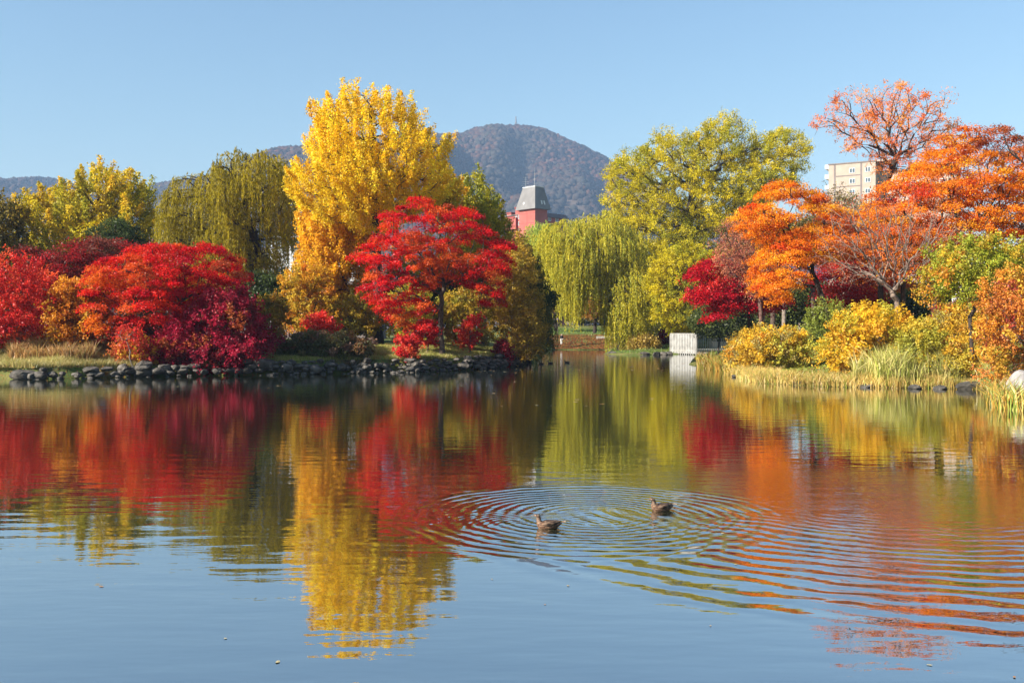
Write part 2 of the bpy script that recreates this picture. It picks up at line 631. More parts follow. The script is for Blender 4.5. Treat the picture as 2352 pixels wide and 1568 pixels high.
def plant(name, label, cat, d, poly, kind, pal, n, clumps, R, L, W, thick=None, trunk=None, tr=.22, bark=BARK, seed=1,
          zones=(), group=None, hang=(2., 4.), twigs=2, droop=0., wpath=.45, part='crown', wood='trunk', margin=None, rt=.012, seg=3, jit=.12, stems=1, twl=.8, holes=.26, hf=.5, hz=None, jag=9.):
    rng = np.random.default_rng(seed)
    if jag:
        pj = []
        for i in range(len(poly)):
            (ax, ay), (bx, by) = poly[i], poly[(i+1) % len(poly)]
            L_ = math.hypot(bx-ax, by-ay); m_ = max(1, int(L_/20))
            for k_ in range(m_):
                t_ = k_/m_; q_ = rng.uniform(-jag, jag) if k_ else 0
                pj.append((ax+(bx-ax)*t_-(by-ay)/L_*q_, ay+(by-ay)*t_+(bx-ax)/L_*q_))
        poly = pj
    if thick is None:
        us = [p[0] for p in poly]
        thick = (max(us)-min(us))/F*d*.42
    cen = crown_points(poly, d, thick, clumps, rng, margin=R*.25 if margin is None else margin, holes=holes, hf=hf, hz=(1.6 if kind == 'pad' else 1.) if hz is None else hz)
    if trunk is None:
        us = [p[0] for p in poly]; vs = [p[1] for p in poly]
        um = sum(us)/len(us)
        b = P(um, VH, d); z0 = gz(b[0], d)
        vt = max(vs)*.6+min(vs)*.4
        zt = P(um, vt, d)[2]
        tp = [(b[0], d, z0-.1), (b[0]+.1, d, z0+(zt-z0)*.5), (b[0], d, zt)]
    else:
        tp = []
        for i, q in enumerate(trunk):
            p = P(q[0], q[1], d)
            if len(q) > 2: p[1] += q[2]
            tp.append(p)
        tp[0][2] = gz(tp[0][0], tp[0][1])-.1
    tp = [np.array(q, float) for q in tp]
    # subdivide trunk path
    fine = []
    for i in range(len(tp)-1):
        for t in (0, .34, .67):
            fine.append(tp[i]*(1-t)+tp[i+1]*t+rng.normal(0, .04, 3)*(i+t > 0))
    fine.append(tp[-1])
    base = np.array(fine[0])
    A, par, tips, order = grow(fine, cen, rng, wpath=wpath, droop=droop, seg=seg, jit=jit)
    n0 = len(A)
    load = np.zeros(n0); load[tips] = 1
    for i in range(n0-1, 0, -1):
        if par[i] >= 0: load[par[i]] += load[i]
    rad = rt+(tr-rt)*(np.clip(load, .3, None)/max(load[0], 1))**.5
    rad[tips] = rt
    i = np.arange(1, n0)
    a, bq, ra, rb = A[par[i]], A[i], np.minimum(rad[par[i]], rad[i]*1.35), rad[i]
    # root flare
    ra = ra.copy(); ra[0] = rad[0]*1.35
    segs = [(a, bq, ra, rb)]
    if twigs:
        k = len(tips)*twigs
        s0 = A[np.repeat(tips, twigs)]
        o = unit(s0-A[par[np.repeat(tips, twigs)]])
        e0 = s0+unit(o*.8+rng.normal(size=(k, 3))*.55+np.array([0, 0, .1]))*R*twl*rng.uniform(.5, 1.2, (k, 1))
        segs.append((s0, e0, np.full(k, rt), np.full(k, rt*.35)))
    V, Fc = tubes(*[np.concatenate(z) for z in zip(*segs)])
    big = tr > .12
    root = empty(name, tuple(base+np.array([0, 0, .1])), label, cat, group)
    np_mesh(wood, V, Fc, bark, smooth=True, parent=root, loc=tuple(root.location))
    if n:
        centre = cen.mean(0); centre[2] -= (cen[:, 2].max()-cen[:, 2].min())*.25
        c, nrm, long, ci = clump_leaves(kind, cen, R, n, L, W, rng, centre, hang)
        cols = leaf_cols(ci, int(ci.max())+1, pal, rng, c, zones, d)
        V, Fc = leaf_quads(c, nrm, L, W, rng, long)
        np_mesh(part, V, Fc, LEAF, cols, parent=root, loc=tuple(root.location))
    return root


# palettes (base colours)
RED = [(.62, .006, .012, 3), (.70, .018, .012, 2), (.48, .004, .022, 1.5), (.74, .06, .012, .8), (.34, .08, .02, .45), (.82, .17, .02, .5)]
CORAL = [(.68, .05, .03, 2), (.62, .025, .025, 2), (.74, .12, .03, 1)]
CRIM = [(.28, .012, .035, 2), (.40, .012, .045, 2), (.20, .02, .02, 1), (.52, .03, .05, .8)]
DRED = [(.30, .012, .014, 2), (.40, .010, .016, 1.5), (.18, .02, .012, 1)]
ORANGE = [(.86, .30, .010, 3), (.82, .20, .008, 2), (.88, .43, .015, 1.6), (.74, .07, .010, .6)]
GINKGO = [(.92, .61, .014, 3), (.91, .54, .010, 2), (.93, .70, .05, 1.3)]
GOLD = [(.84, .45, .015, 3), (.74, .38, .02, 2), (.86, .54, .03, 1)]
OLIVE = [(.34, .30, .018, 3), (.46, .38, .02, 2), (.22, .22, .02, 1.6), (.60, .44, .03, .8)]
WILLOW1 = [(.34, .27, .012, 3), (.46, .35, .012, 2), (.20, .17, .015, 1.8)]
WILLOW2 = [(.52, .46, .035, 3), (.60, .50, .035, 2), (.36, .37, .045, 1.5)]
YGREEN = [(.56, .46, .012, 3), (.66, .52, .014, 2), (.34, .33, .018, 1.8)]
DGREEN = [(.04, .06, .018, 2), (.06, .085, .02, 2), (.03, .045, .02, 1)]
BROWN = [(.46, .28, .03, 2), (.54, .36, .035, 2), (.28, .22, .03, 1.5), (.60, .42, .04, 1)]
YSHRUB = [(.78, .47, .03, 2.4), (.66, .42, .05, 2), (.48, .46, .06, 2.2), (.78, .34, .03, .6), (.36, .30, .10, .8)]
GSHRUB = [(.30, .30, .03, 2), (.22, .26, .03, 2), (.50, .40, .04, 1), (.62, .36, .03, .6)]

# ---- beyond the grassy bank
plant('ginkgo_tree', 'dull olive brown tree cut by the picture edge, beside the yellow-green poplar', 'tree', 92,
      [(-120, 640), (-120, 440), (-60, 440), (0, 455), (28, 478), (50, 500), (48, 530), (40, 560), (30, 640)], 'tuft',
      [(.26, .17, .02, 2), (.20, .15, .02, 2), (.13, .12, .02, 1)], 16000, 120, 1.0, .13, .09, trunk=[(-40, 790), (-40, 640), (-40, 500)], tr=.3, seed=11)
plant('poplar_tree', 'broad yellow-green poplar with glittering leaves standing behind the red maples', 'tree', 100,
      [(28, 600), (24, 566), (35, 547), (57, 522), (54, 496), (76, 458), (105, 452), (119, 438), (140, 442), (143, 433), (178, 412), (196, 437), (203, 395), (225, 383),
       (240, 402), (256, 390), (272, 404), (298, 404), (313, 415), (334, 420), (330, 452), (352, 496), (336, 522), (336, 580), (300, 640), (60, 640)], 'tuft',
      [(.54, .43, .015, 3), (.66, .48, .02, 2.2), (.32, .31, .03, 1.4), (.72, .46, .02, 1)], 80000, 380, 1.0, .11, .08, thick=5.5, holes=.3, trunk=[(205, 790), (207, 650), (212, 540), (215, 470)], tr=.42, seed=12)
plant('cedar_tree', 'dark green cedar tucked in front of the yellow-green poplar', 'tree', 92,
      [(205, 640), (225, 560), (215, 530), (245, 505), (262, 495), (285, 508), (318, 520), (330, 560), (345, 600), (350, 660)], 'pad',
      DGREEN, 17000, 110, .9, .13, .05, trunk=[(272, 790), (270, 650), (265, 520)], tr=.25, seed=13, bark=BARK_DARK)
plant('willow_tree', 'old weeping willow with olive curtains and dark limbs next to the golden ginkgo', 'tree', 92,
      [(381, 545), (377, 500), (385, 455), (415, 430), (420, 406), (445, 398), (488, 400), (490, 374), (530, 357), (570, 341), (600, 350), (638, 344), (662, 368),
       (672, 420), (684, 470), (660, 520), (645, 580), (610, 625), (540, 630), (480, 600), (430, 580), (400, 560)], 'strand',
      WILLOW1, 170000, 300, .85, .10, .028, thick=6.0, holes=.42, hf=.5, margin=.1, trunk=[(590, 800), (592, 640), (588, 560), (560, 470)], tr=.48, seed=14, bark=BARK_DARK, hang=(.8, 3.6), twigs=0, wpath=.6, rt=.03)
# ---- the golden ginkgos
plant('ginkgo_tree', 'towering golden yellow ginkgo, tallest tree of the bank behind the crimson maple', 'tree', 82,
      [(668, 430), (672, 405), (682, 392), (716, 374), (694, 336), (732, 319), (712, 260), (727, 238), (745, 256), (757, 236), (770, 212), (783, 229), (795, 207), (816, 194), (831, 227), (847, 208), (862, 230), (886, 208), (905, 231), (930, 232), (968, 242), (958, 283), (998, 304), (1002, 332), (1026, 310), (1047, 325), (1032, 373), (1020, 397), (1058, 420), (1020, 470), (960, 500), (900, 540), (830, 545), (790, 520), (730, 520), (690, 480), (660, 462)], 'tuft',
      GINKGO, 150000, 680, .78, .070, .054, thick=6.5, holes=.40, hf=.6, margin=.45, trunk=[(868, 795), (867, 650), (862, 500), (858, 360), (850, 260)], tr=.42, seed=15, bark=BARK_DARK, wpath=.5, rt=.014)
plant('ginkgo_tree', 'lower deep gold ginkgo with hanging leafy boughs, between the willow and the crimson maple', 'tree', 86,
      [(688, 520), (715, 490), (760, 500), (820, 520), (862, 560), (850, 640), (842, 690), (800, 715), (740, 700), (700, 690), (672, 655), (690, 610), (700, 570), (692, 540)], 'tuft',
      GOLD, 80000, 330, .85, .085, .065, thick=4.5, holes=.3, trunk=[(786, 795), (787, 700), (790, 600), (780, 530)], tr=.3, seed=16, bark=BARK_DARK, wpath=.3)
plant('ginkgo_tree', 'small golden ginkgo just behind the top of the crimson maple', 'tree', 92,
      [(992, 500), (990, 450), (1005, 405), (1030, 393), (1052, 400), (1068, 425), (1062, 470), (1050, 520)], 'tuft',
      [(.66, .42, .02, 2), (.52, .40, .02, 1.5), (.80, .42, .02, 1)], 11000, 80, .9, .12, .085, thick=2.6, trunk=[(1030, 790), (1030, 560), (1030, 450)], tr=.2, seed=17)
plant('poplar_tree', 'slender yellow-green poplar standing between small golden ginkgo and red tower', 'tree', 98,
      [(1058, 560), (1066, 470), (1072, 425), (1090, 408), (1115, 412), (1128, 450), (1150, 470), (1142, 500), (1172, 530), (1180, 600), (1070, 620)], 'tuft',
      [(.38, .34, .02, 2), (.50, .40, .02, 2), (.26, .28, .03, 1.3)], 20000, 130, .95, .13, .08, thick=3, trunk=[(1110, 790), (1112, 600), (1105, 450)], tr=.22, seed=18)
# ---- red maples of the near bank
plant('maple_tree', 'crimson maple with orange heart and bare grey trunk on the grassy point', 'tree', 72.5,
      [(806, 590), (835, 572), (850, 548), (890, 532), (880, 512), (897, 480), (940, 458), (985, 462), (1010, 482), (1060, 477), (1090, 480), (1110, 520), (1135, 545), (1178, 553), (1172, 610),
       (1150, 640), (1152, 700), (1112, 706), (1095, 665), (1050, 640), (1000, 645), (985, 690), (1000, 740), (990, 768), (940, 752), (880, 722), (850, 690), (838, 655), (845, 620), (830, 602)], 'pad',
      RED, 82000, 270, .60, .058, .044, holes=.46, hf=.7, margin=.05, thick=4.6, trunk=[(1016, 800), (1011, 740), (1014, 690), (1020, 655)], tr=.20, seed=19, bark=BARK,
      zones=[(1010, 620, 55, (.62, .10, .012)), (960, 560, 30, (.58, .07, .012)), (1075, 585, 36, (.55, .09, .012)), (930, 735, 28, (.64, .15, .012))], wpath=.35)
plant('maple_tree', 'coral red feathery maple at the picture edge above the straw grass', 'tree', 65,
      [(-120, 790), (-120, 610), (-60, 600), (0, 610), (30, 588), (60, 600), (90, 640), (120, 650), (140, 700), (130, 760), (90, 790), (40, 800)], 'spray',
      CORAL, 40000, 170, .85, .075, .055, thick=3.6, trunk=[(45, 810), (45, 760), (50, 700)], tr=.13, seed=20)
plant('maple_tree', 'dark red layered maple with browning bare top, behind the brightest red one', 'tree', 74,
      [(70, 700), (85, 640), (75, 570), (100, 560), (150, 590), (180, 560), (230, 545), (300, 548), (310, 566), (270, 580), (250, 610), (240, 680), (220, 720), (150, 740), (100, 740)], 'pad',
      DRED+[(.16, .05, .03, 1.2)], 36000, 150, .8, .08, .06, thick=3.8, trunk=[(185, 795), (186, 720), (190, 660)], tr=.17, seed=21, twigs=4, bark=BARK_RED,
      zones=[(260, 560, 40, (.20, .05, .03))])
plant('maple_tree', 'small orange gold maple sapling between the coral and the scarlet maples', 'tree', 64.5,
      [(128, 700), (150, 665), (180, 648), (205, 660), (222, 700), (220, 760), (200, 785), (150, 785), (125, 745)], 'spray',
      [(.66, .28, .02, 3), (.58, .20, .02, 2), (.60, .38, .03, 1)], 15000, 80, .7, .075, .055, thick=1.8, trunk=[(178, 800), (178, 760), (180, 700)], tr=.06, seed=22)
plant('maple_tree', 'brilliant scarlet maple with orange lower boughs above the stone edging', 'tree', 65.5,
      [(216, 712), (226, 650), (252, 592), (300, 586), (322, 570), (366, 557), (408, 560), (428, 575), (450, 571), (491, 561), (524, 577), (557, 604), (565, 633), (549, 648), (494, 651),
       (470, 690), (403, 742), (311, 743), (300, 768), (256, 785), (223, 756)], 'pad',
      RED, 95000, 280, .60, .055, .042, holes=.46, hf=.8, margin=.05, thick=4.2, trunk=[(395, 815), (398, 770), (408, 715), (420, 690)], tr=.17, seed=23, bark=BARK_DARK, wpath=.3,
      zones=[(265, 640, 30, (.72, .16, .012)), (345, 625, 40, (.66, .10, .012)), (262, 740, 36, (.74, .20, .012)), (300, 700, 30, (.62, .07, .012))])
plant('burning_bush', 'wine red shrub spilling over the edging under the scarlet maple', 'shrub', 63.8,
      [(350, 820), (372, 775), (405, 765), (415, 725), (450, 715), (470, 672), (515, 680), (545, 658), (572, 695), (612, 712), (600, 760), (625, 785), (598, 822), (560, 850), (480, 862), (400, 852), (360, 846)], 'spray',
      CRIM+[(.42, .12, .02, .5)], 46000, 200, .75, .07, .055, thick=2.0, trunk=[(480, 835), (482, 800), (485, 760)], tr=.09, seed=24, bark=BARK_DARK)

plant('shrub', 'dusky red-brown shrub in the shade behind the scarlet maple trunk', 'shrub', 70.5,
      [(270, 800), (268, 750), (290, 715), (340, 700), (400, 710), (440, 740), (440, 800), (350, 812)], 'ball',
      [(.12, .05, .03, 2), (.08, .08, .025, 2), (.2, .06, .03, 1)], 16000, 90, .7, .08, .06, thick=1.6, tr=.06, seed=26, bark=BARK_DARK, holes=0)
plant('sapling_tree', 'thin bare sapling leaning out over the stones below the scarlet maple', 'sapling', 60.9,
      [(262, 760), (300, 745), (330, 760), (320, 790), (280, 800)], 'spray', CORAL, 500, 12, .5, .06, .05, thick=.5, trunk=[(312, 856), (300, 820), (290, 780)], tr=.035, seed=25, rt=.008, bark=BARK_PALE, seg=2)
# ---- shrubs of the middle bank
k = 0
for (poly, pal, lab, dd, nn) in [
    ([(650, 640), (690, 610), (740, 620), (760, 680), (750, 750), (690, 770), (645, 740)], [(.60, .32, .02, 2), (.50, .36, .03, 2), (.66, .22, .02, 1)], 'golden shrub with orange tips at the foot of the deep gold ginkgo', 77, 15000),
    ([(590, 700), (620, 680), (650, 690), (660, 750), (640, 800), (590, 810), (580, 750)], [(.32, .22, .02, 2), (.24, .20, .03, 2), (.42, .20, .02, 1)], 'brownish olive shrub between wine red bush and golden shrub', 70, 9000),
    ([(760, 700), (800, 680), (850, 690), (870, 740), (860, 775), (770, 775)], [(.50, .34, .03, 2), (.36, .30, .03, 2), (.28, .26, .03, 1)], 'yellow olive shrub in front of the dark ginkgo trunks', 79, 9000),
    ([(705, 755), (715, 735), (740, 725), (770, 745), (775, 775), (740, 790), (705, 785)], CORAL, 'small coral red shrub behind the hydrangea mound', 73, 5000),
    ([(915, 800), (920, 775), (945, 770), (955, 800), (945, 828), (922, 825)], CORAL, 'tiny pinkish red shrub on the edge of the point', 68.7, 2600),
    ([(1055, 770), (1070, 740), (1095, 735), (1105, 765), (1090, 790), (1060, 790)], CORAL, 'loose red shrub behind the maple trunk', 76.5, 3200),
    ([(1130, 820), (1140, 795), (1165, 790), (1178, 815), (1165, 838), (1140, 838)], [(.38, .02, .03, 2), (.28, .015, .03, 1)], 'crimson shrublet at the tip of the point', 77.5, 2600),
    ([(262, 820), (275, 790), (310, 770), (345, 780), (365, 815), (350, 845), (290, 842)], [(.62, .16, .04, 2), (.66, .42, .04, 1.5), (.56, .05, .04, 1.5)], 'mixed orange and pink-red shrub on the stones below the scarlet maple', 62.6, 6000),
    ([(1010, 700), (1060, 670), (1120, 680), (1140, 740), (1120, 790), (1030, 785)], BROWN+[(.36, .36, .03, 2)], 'tall yellow-green shrub right behind the maple trunk', 81, 14000),
    ([(880, 690), (930, 660), (990, 680), (1000, 740), (985, 780), (890, 775)], [(.44, .38, .03, 2), (.30, .30, .03, 2), (.6, .4, .03, 1)], 'yellow-green thicket under the lower crimson boughs', 79, 12000),
    ([(955, 790), (962, 752), (985, 745), (1004, 760), (1004, 790), (975, 797)], CORAL, 'pale red shrub touching the maple trunk', 73.5, 3000),
]:
    k += 1
    plant('shrub', lab, 'shrub', dd, poly, 'spray', pal, nn, max(12, nn//170), .6, .075, .055, tr=.05, seed=40+k, jag=12., holes=.3, hf=.9)
plant('understorey_tree', 'yellow-green understorey tree behind the crimson crown', 'tree', 90,
      [(890, 640), (910, 580), (960, 555), (1030, 560), (1100, 570), (1140, 620), (1130, 700), (1040, 730), (930, 720)], 'spray',
      [(.44, .36, .02, 2), (.30, .28, .02, 2), (.58, .42, .02, 1)], 26000, 150, 1.0, .10, .07, thick=3, trunk=[(1045, 790), (1045, 720), (1040, 660)], tr=.15, seed=59, bark=BARK_DARK)
plant('hydrangea', 'wide dusky hydrangea mound with faded pinkish flower heads', 'shrub', 68.5,
      [(640, 800), (660, 775), (710, 762), (760, 775), (800, 765), (850, 780), (862, 805), (840, 825), (780, 832), (700, 832), (650, 828)], 'ball',
      [(.10, .11, .03, 2), (.16, .14, .04, 2), (.30, .17, .11, 1.2), (.22, .10, .04, 1)], 22000, 150, .42, .07, .06, tr=.06, seed=60)
plant('birch_tree', 'brown gold thin-leaved tree on the tip of the wooded point', 'tree', 81,
      [(1140, 640), (1160, 570), (1185, 550), (1210, 560), (1225, 620), (1240, 690), (1250, 760), (1235, 812), (1180, 825), (1150, 790), (1140, 720)], 'spray',
      BROWN, 34000, 190, .8, .085, .06, thick=3, trunk=[(1176, 832), (1178, 740), (1180, 620)], tr=.13, seed=61, bark=BARK_PALE)
plant('willow_tree', 'shaded dark green willow curtain hanging at the mouth of the channel', 'tree', 88,
      [(1195, 640), (1200, 570), (1215, 545), (1235, 590), (1245, 640), (1258, 700), (1264, 750), (1220, 760), (1200, 720)], 'strand',
      [(.10, .11, .02, 2), (.16, .15, .02, 2), (.07, .08, .02, 1)], 30000, 90, .8, .11, .03, thick=2.5, trunk=[(1215, 800), (1213, 700), (1215, 600)], tr=.2, seed=62, bark=BARK_DARK, hang=(1.5, 3.2), twigs=0)

# evergreen and mixed understorey deeper on the wooded bank
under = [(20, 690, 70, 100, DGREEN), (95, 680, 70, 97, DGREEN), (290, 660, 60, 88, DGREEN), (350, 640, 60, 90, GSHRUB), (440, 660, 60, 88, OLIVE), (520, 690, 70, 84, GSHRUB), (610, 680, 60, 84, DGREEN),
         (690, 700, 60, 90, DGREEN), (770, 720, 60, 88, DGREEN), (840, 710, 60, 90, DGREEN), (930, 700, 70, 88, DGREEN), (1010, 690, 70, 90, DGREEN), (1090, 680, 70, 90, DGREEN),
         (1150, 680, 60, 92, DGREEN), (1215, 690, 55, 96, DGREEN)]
nb = ['behind the coral maple', 'behind the layered dark maple', 'behind the scarlet maple top', 'under the poplar and flagpole', 'under the left half of the willow curtains',
      'below the old willow trunk', 'between willow trunk and golden boughs', 'behind the golden shrub', 'behind the thinner ginkgo trunk', 'behind the thicker ginkgo trunk',
      'behind the lower crimson boughs', 'behind the bare grey maple trunk', 'behind the tall yellow-green shrub', 'behind the brown gold birch', 'beside the channel willow curtain']
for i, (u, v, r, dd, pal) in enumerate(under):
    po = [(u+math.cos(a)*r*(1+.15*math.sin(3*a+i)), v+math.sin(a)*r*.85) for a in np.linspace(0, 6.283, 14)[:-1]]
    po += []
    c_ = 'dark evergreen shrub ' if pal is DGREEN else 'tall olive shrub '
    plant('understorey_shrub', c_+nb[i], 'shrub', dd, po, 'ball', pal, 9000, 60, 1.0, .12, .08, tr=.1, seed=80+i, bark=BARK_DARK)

# ---- beyond the channel: willows and park
plant('willow_tree', 'huge rounded yellow-green willow, broadest tree beside the white deck', 'tree', 142,
      [(1395, 520), (1396, 450), (1388, 402), (1415, 370), (1470, 345), (1508, 312), (1550, 325), (1590, 308), (1640, 281), (1690, 290), (1730, 325), (1780, 303), (1815, 310), (1832, 340), (1835, 390),
       (1846, 420), (1800, 450), (1750, 480), (1715, 520), (1680, 600), (1640, 660), (1640, 730), (1600, 760), (1540, 772), (1480, 720), (1430, 640)], 'spray',
      YGREEN, 230000, 620, 1.4, .12, .06, thick=9.5, holes=.3, hf=.42, trunk=[(1602, 800), (1600, 700), (1590, 600), (1580, 500), (1600, 400)], tr=.8, seed=101, bark=BARK_DARK, wpath=.5, rt=.03)
plant('willow_tree', 'pale lime weeping willow trailing to the water beside the channel', 'tree', 130,
      [(1245, 640), (1232, 560), (1250, 515), (1290, 502), (1340, 495), (1400, 480), (1440, 510), (1480, 560), (1498, 640), (1500, 700), (1490, 735), (1440, 755), (1395, 755), (1385, 700), (1355, 660),
       (1340, 705), (1308, 700), (1290, 660), (1262, 645)], 'strand',
      WILLOW2, 210000, 380, 1.1, .125, .036, thick=6.0, holes=.3, hf=.4, margin=.1, trunk=[(1428, 806), (1425, 720), (1410, 640), (1395, 560)], tr=.5, seed=102, bark=BARK_DARK, hang=(1.0, 3.8), twigs=0, wpath=.5, rt=.03)
plant('willow_tree', 'sunlit yellow-green willow boughs sweeping low just above the white deck', 'tree', 123.5,
      [(1490, 640), (1500, 600), (1550, 570), (1620, 580), (1680, 620), (1700, 680), (1690, 735), (1650, 755), (1590, 762), (1545, 765), (1510, 740), (1492, 700)], 'spray',
      YGREEN, 60000, 240, 1.0, .11, .055, thick=2.6, trunk=[(1545, 803), (1545, 740), (1560, 660)], tr=.3, seed=104, bark=BARK_DARK, holes=.3)
plant('willow_tree', 'small light green willow in front of the red tower', 'tree', 150,
      [(1205, 560), (1208, 530), (1225, 507), (1255, 503), (1275, 520), (1270, 560), (1250, 590), (1215, 580)], 'strand',
      [(.34, .42, .07, 2), (.42, .46, .06, 2)], 14000, 60, 1.1, .15, .045, thick=3, trunk=[(1240, 780), (1240, 620), (1238, 550)], tr=.25, seed=103, hang=(1.2, 3.), twigs=0)
far = [
    ('park_tree', 'dark pine behind the shoulder of the huge willow', 150, [(1690, 560), (1700, 480), (1725, 450), (1750, 440), (1770, 480), (1800, 560), (1790, 650), (1690, 650)], 'ball', [(.06, .10, .03, 2), (.09, .14, .03, 1)], 13000, 90, 1.4, .2, .1, 1745),
    ('park_tree', 'russet park tree in the shade across the channel', 175, [(1250, 720), (1240, 660), (1262, 610), (1300, 600), (1340, 620), (1345, 690), (1330, 728)], 'ball', [(.16, .07, .03, 2), (.10, .06, .03, 2), (.07, .07, .02, 1)], 11000, 70, 1.5, .22, .14, 1276),
    ('park_tree', 'dark olive park tree above the green lawn across the channel', 190, [(1330, 730), (1325, 680), (1350, 620), (1400, 610), (1450, 640), (1455, 700), (1430, 735)], 'ball', [(.09, .09, .02, 2), (.16, .13, .03, 2)], 11000, 70, 1.6, .22, .14, 1392),
    ('park_tree', 'orange brown park tree glimpsed under the lime willow', 165, [(1330, 715), (1345, 690), (1380, 685), (1405, 700), (1400, 725), (1350, 728)], 'ball', [(.45, .22, .03, 2), (.3, .14, .03, 1)], 5000, 30, 1.1, .18, .11, 1366),
    ('park_tree', 'dark tree closing the end of the channel', 215, [(1200, 760), (1195, 660), (1240, 600), (1310, 590), (1400, 600), (1470, 620), (1480, 740), (1300, 738)], 'ball', DGREEN+[(.1, .07, .02, 2)], 20000, 90, 2.4, .3, .2, 1225),
]
for i, (nm, lab, dd, po, kd, pal, nn, cl, R_, L_, W_, tu) in enumerate(far):
    plant(nm, lab, 'tree', dd, po, kd, pal, nn, cl, R_, L_, W_, trunk=[(tu, 778), (tu+2, 730), (tu, 660)], tr=.3, seed=120+i, bark=BARK_DARK, group='trees in the far park')
plant('shrub', 'crimson dome shrub between the lime willow and the white deck', 'shrub', 131,
      [(1505, 800), (1508, 775), (1530, 758), (1555, 762), (1572, 785), (1565, 803), (1520, 806)], 'ball', [(.36, .03, .03, 2), (.24, .03, .03, 1)], 5000, 40, .9, .12, .09, tr=.06, seed=130)
plant('shrub', 'straw coloured shrub under the lime willow at the waterline', 'shrub', 126,
      [(1445, 806), (1450, 780), (1480, 768), (1512, 778), (1515, 803), (1480, 808)], 'ball', [(.52, .36, .08, 2), (.40, .30, .08, 1)], 5000, 40, .8, .12, .08, tr=.06, seed=131)
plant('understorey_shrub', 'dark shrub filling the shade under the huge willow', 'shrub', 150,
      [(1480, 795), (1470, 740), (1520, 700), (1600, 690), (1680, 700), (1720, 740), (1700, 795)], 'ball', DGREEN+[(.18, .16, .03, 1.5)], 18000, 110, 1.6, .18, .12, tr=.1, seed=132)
plant('understorey_shrub', 'yellow-green drooping shrub above the white deck railing', 'shrub', 136,
      [(1560, 775), (1555, 735), (1590, 700), (1650, 690), (1700, 705), (1705, 740), (1660, 762), (1610, 770)], 'spray', YGREEN, 16000, 110, 1.3, .14, .08, tr=.1, seed=133)

# ---- orange and red trees over the sunny slope
plant('maple_tree', 'vivid crimson maple with flat fans reaching toward the white deck', 'tree', 84,
      [(1560, 622), (1590, 612), (1625, 585), (1680, 590), (1720, 600), (1760, 620), (1790, 660), (1800, 700), (1760, 715), (1700, 715), (1660, 728), (1615, 742), (1640, 700), (1600, 690), (1580, 660), (1600, 645)], 'pad',
      [(.52, .006, .014, 3), (.42, .004, .02, 2), (.56, .03, .02, 1)], 27000, 120, .85, .09, .065, thick=3.4, trunk=[(1722, 775), (1720, 730), (1715, 690)], tr=.15, seed=140, bark=BARK_DARK)
plant('cherry_tree', 'half bare tree of rusty pink leaves above the vivid crimson maple', 'tree', 80,
      [(1650, 610), (1640, 570), (1665, 525), (1700, 505), (1745, 520), (1775, 560), (1800, 640), (1770, 690), (1720, 690), (1680, 650)], 'spray',
      [(.46, .16, .09, 2), (.54, .24, .10, 2), (.34, .08, .06, 1)], 12000, 190, .9, .07, .05, thick=3, trunk=[(1748, 785), (1748, 720), (1745, 650)], tr=.17, seed=141, bark=BARK_RED, twigs=4)
plant('maple_tree', 'bright orange maple on twin dark trunks above the slope', 'tree', 70,
      [(1698, 494), (1746, 464), (1756, 432), (1801, 418), (1857, 440), (1892, 462), (1945, 494), (1990, 540), (1960, 590), (1900, 600), (1840, 604), (1832, 646), (1812, 666), (1781, 698),
       (1740, 670), (1736, 595), (1760, 555), (1708, 532)], 'pad',
      ORANGE, 88000, 290, .62, .056, .042, holes=.48, hf=.8, margin=.05, thick=4.4, trunk=[(1905, 785), (1900, 720), (1880, 660), (1865, 620)], tr=.2, seed=142, bark=BARK_DARK, wpath=.3)
plant('maple_tree', 'dull red maple glimpsed between orange maple trunk and bare grey tree', 'tree', 78,
      [(1850, 640), (1900, 600), (1960, 590), (2020, 600), (2040, 650), (2010, 705), (1950, 712), (1890, 705)], 'pad',
      [(.45, .02, .02, 2), (.36, .02, .03, 2), (.5, .08, .03, 1)], 13000, 80, .8, .08, .06, thick=2.6, trunk=[(1935, 785), (1935, 735), (1938, 680)], tr=.12, seed=143, bark=BARK_PALE)
plant('maple_tree', 'tall gaunt maple with thin orange tufts rising over the beige apartment block', 'tree', 74,
      [(1866, 293), (1892, 252), (1934, 222), (1949, 266), (1966, 301), (1982, 261), (1977, 221), (2014, 221), (2073, 192), (2099, 234), (2134, 208), (2162, 235), (2139, 273), (2198, 298), (2176, 310), (2129, 345), (2089, 395), (2044, 415), (2004, 350), (1954, 345), (1929, 300)], 'spray',
      [(.80, .28, .06, 2), (.72, .20, .08, 2), (.84, .36, .04, 1)], 16000, 115, .72, .055, .042, thick=2.8, holes=.1, trunk=[(2024, 785), (2022, 640), (2020, 520), (2030, 440), (2060, 360)], tr=.22, seed=144, bark=BARK_DARK, twigs=2, wpath=.7, rt=.016, margin=.1,
      zones=[(1990, 310, 26, (.74, .24, .02)), (2110, 230, 24, (.70, .18, .02)), (2000, 270, 20, (.70, .16, .02))])
plant('maple_tree', 'orange maple filling the gap behind the bare grey-brown tree', 'tree', 79,
      [(1900, 560), (1930, 510), (1980, 500), (2040, 480), (2110, 500), (2150, 560), (2140, 620), (2080, 660), (2000, 670), (1930, 640)], 'pad',
      [(.80, .22, .012, 3), (.70, .12, .015, 2), (.84, .34, .02, 1.3)], 60000, 200, .8, .07, .05, thick=3, trunk=[(2002, 785), (2004, 720), (2010, 640)], tr=.18, seed=148, bark=BARK_DARK)
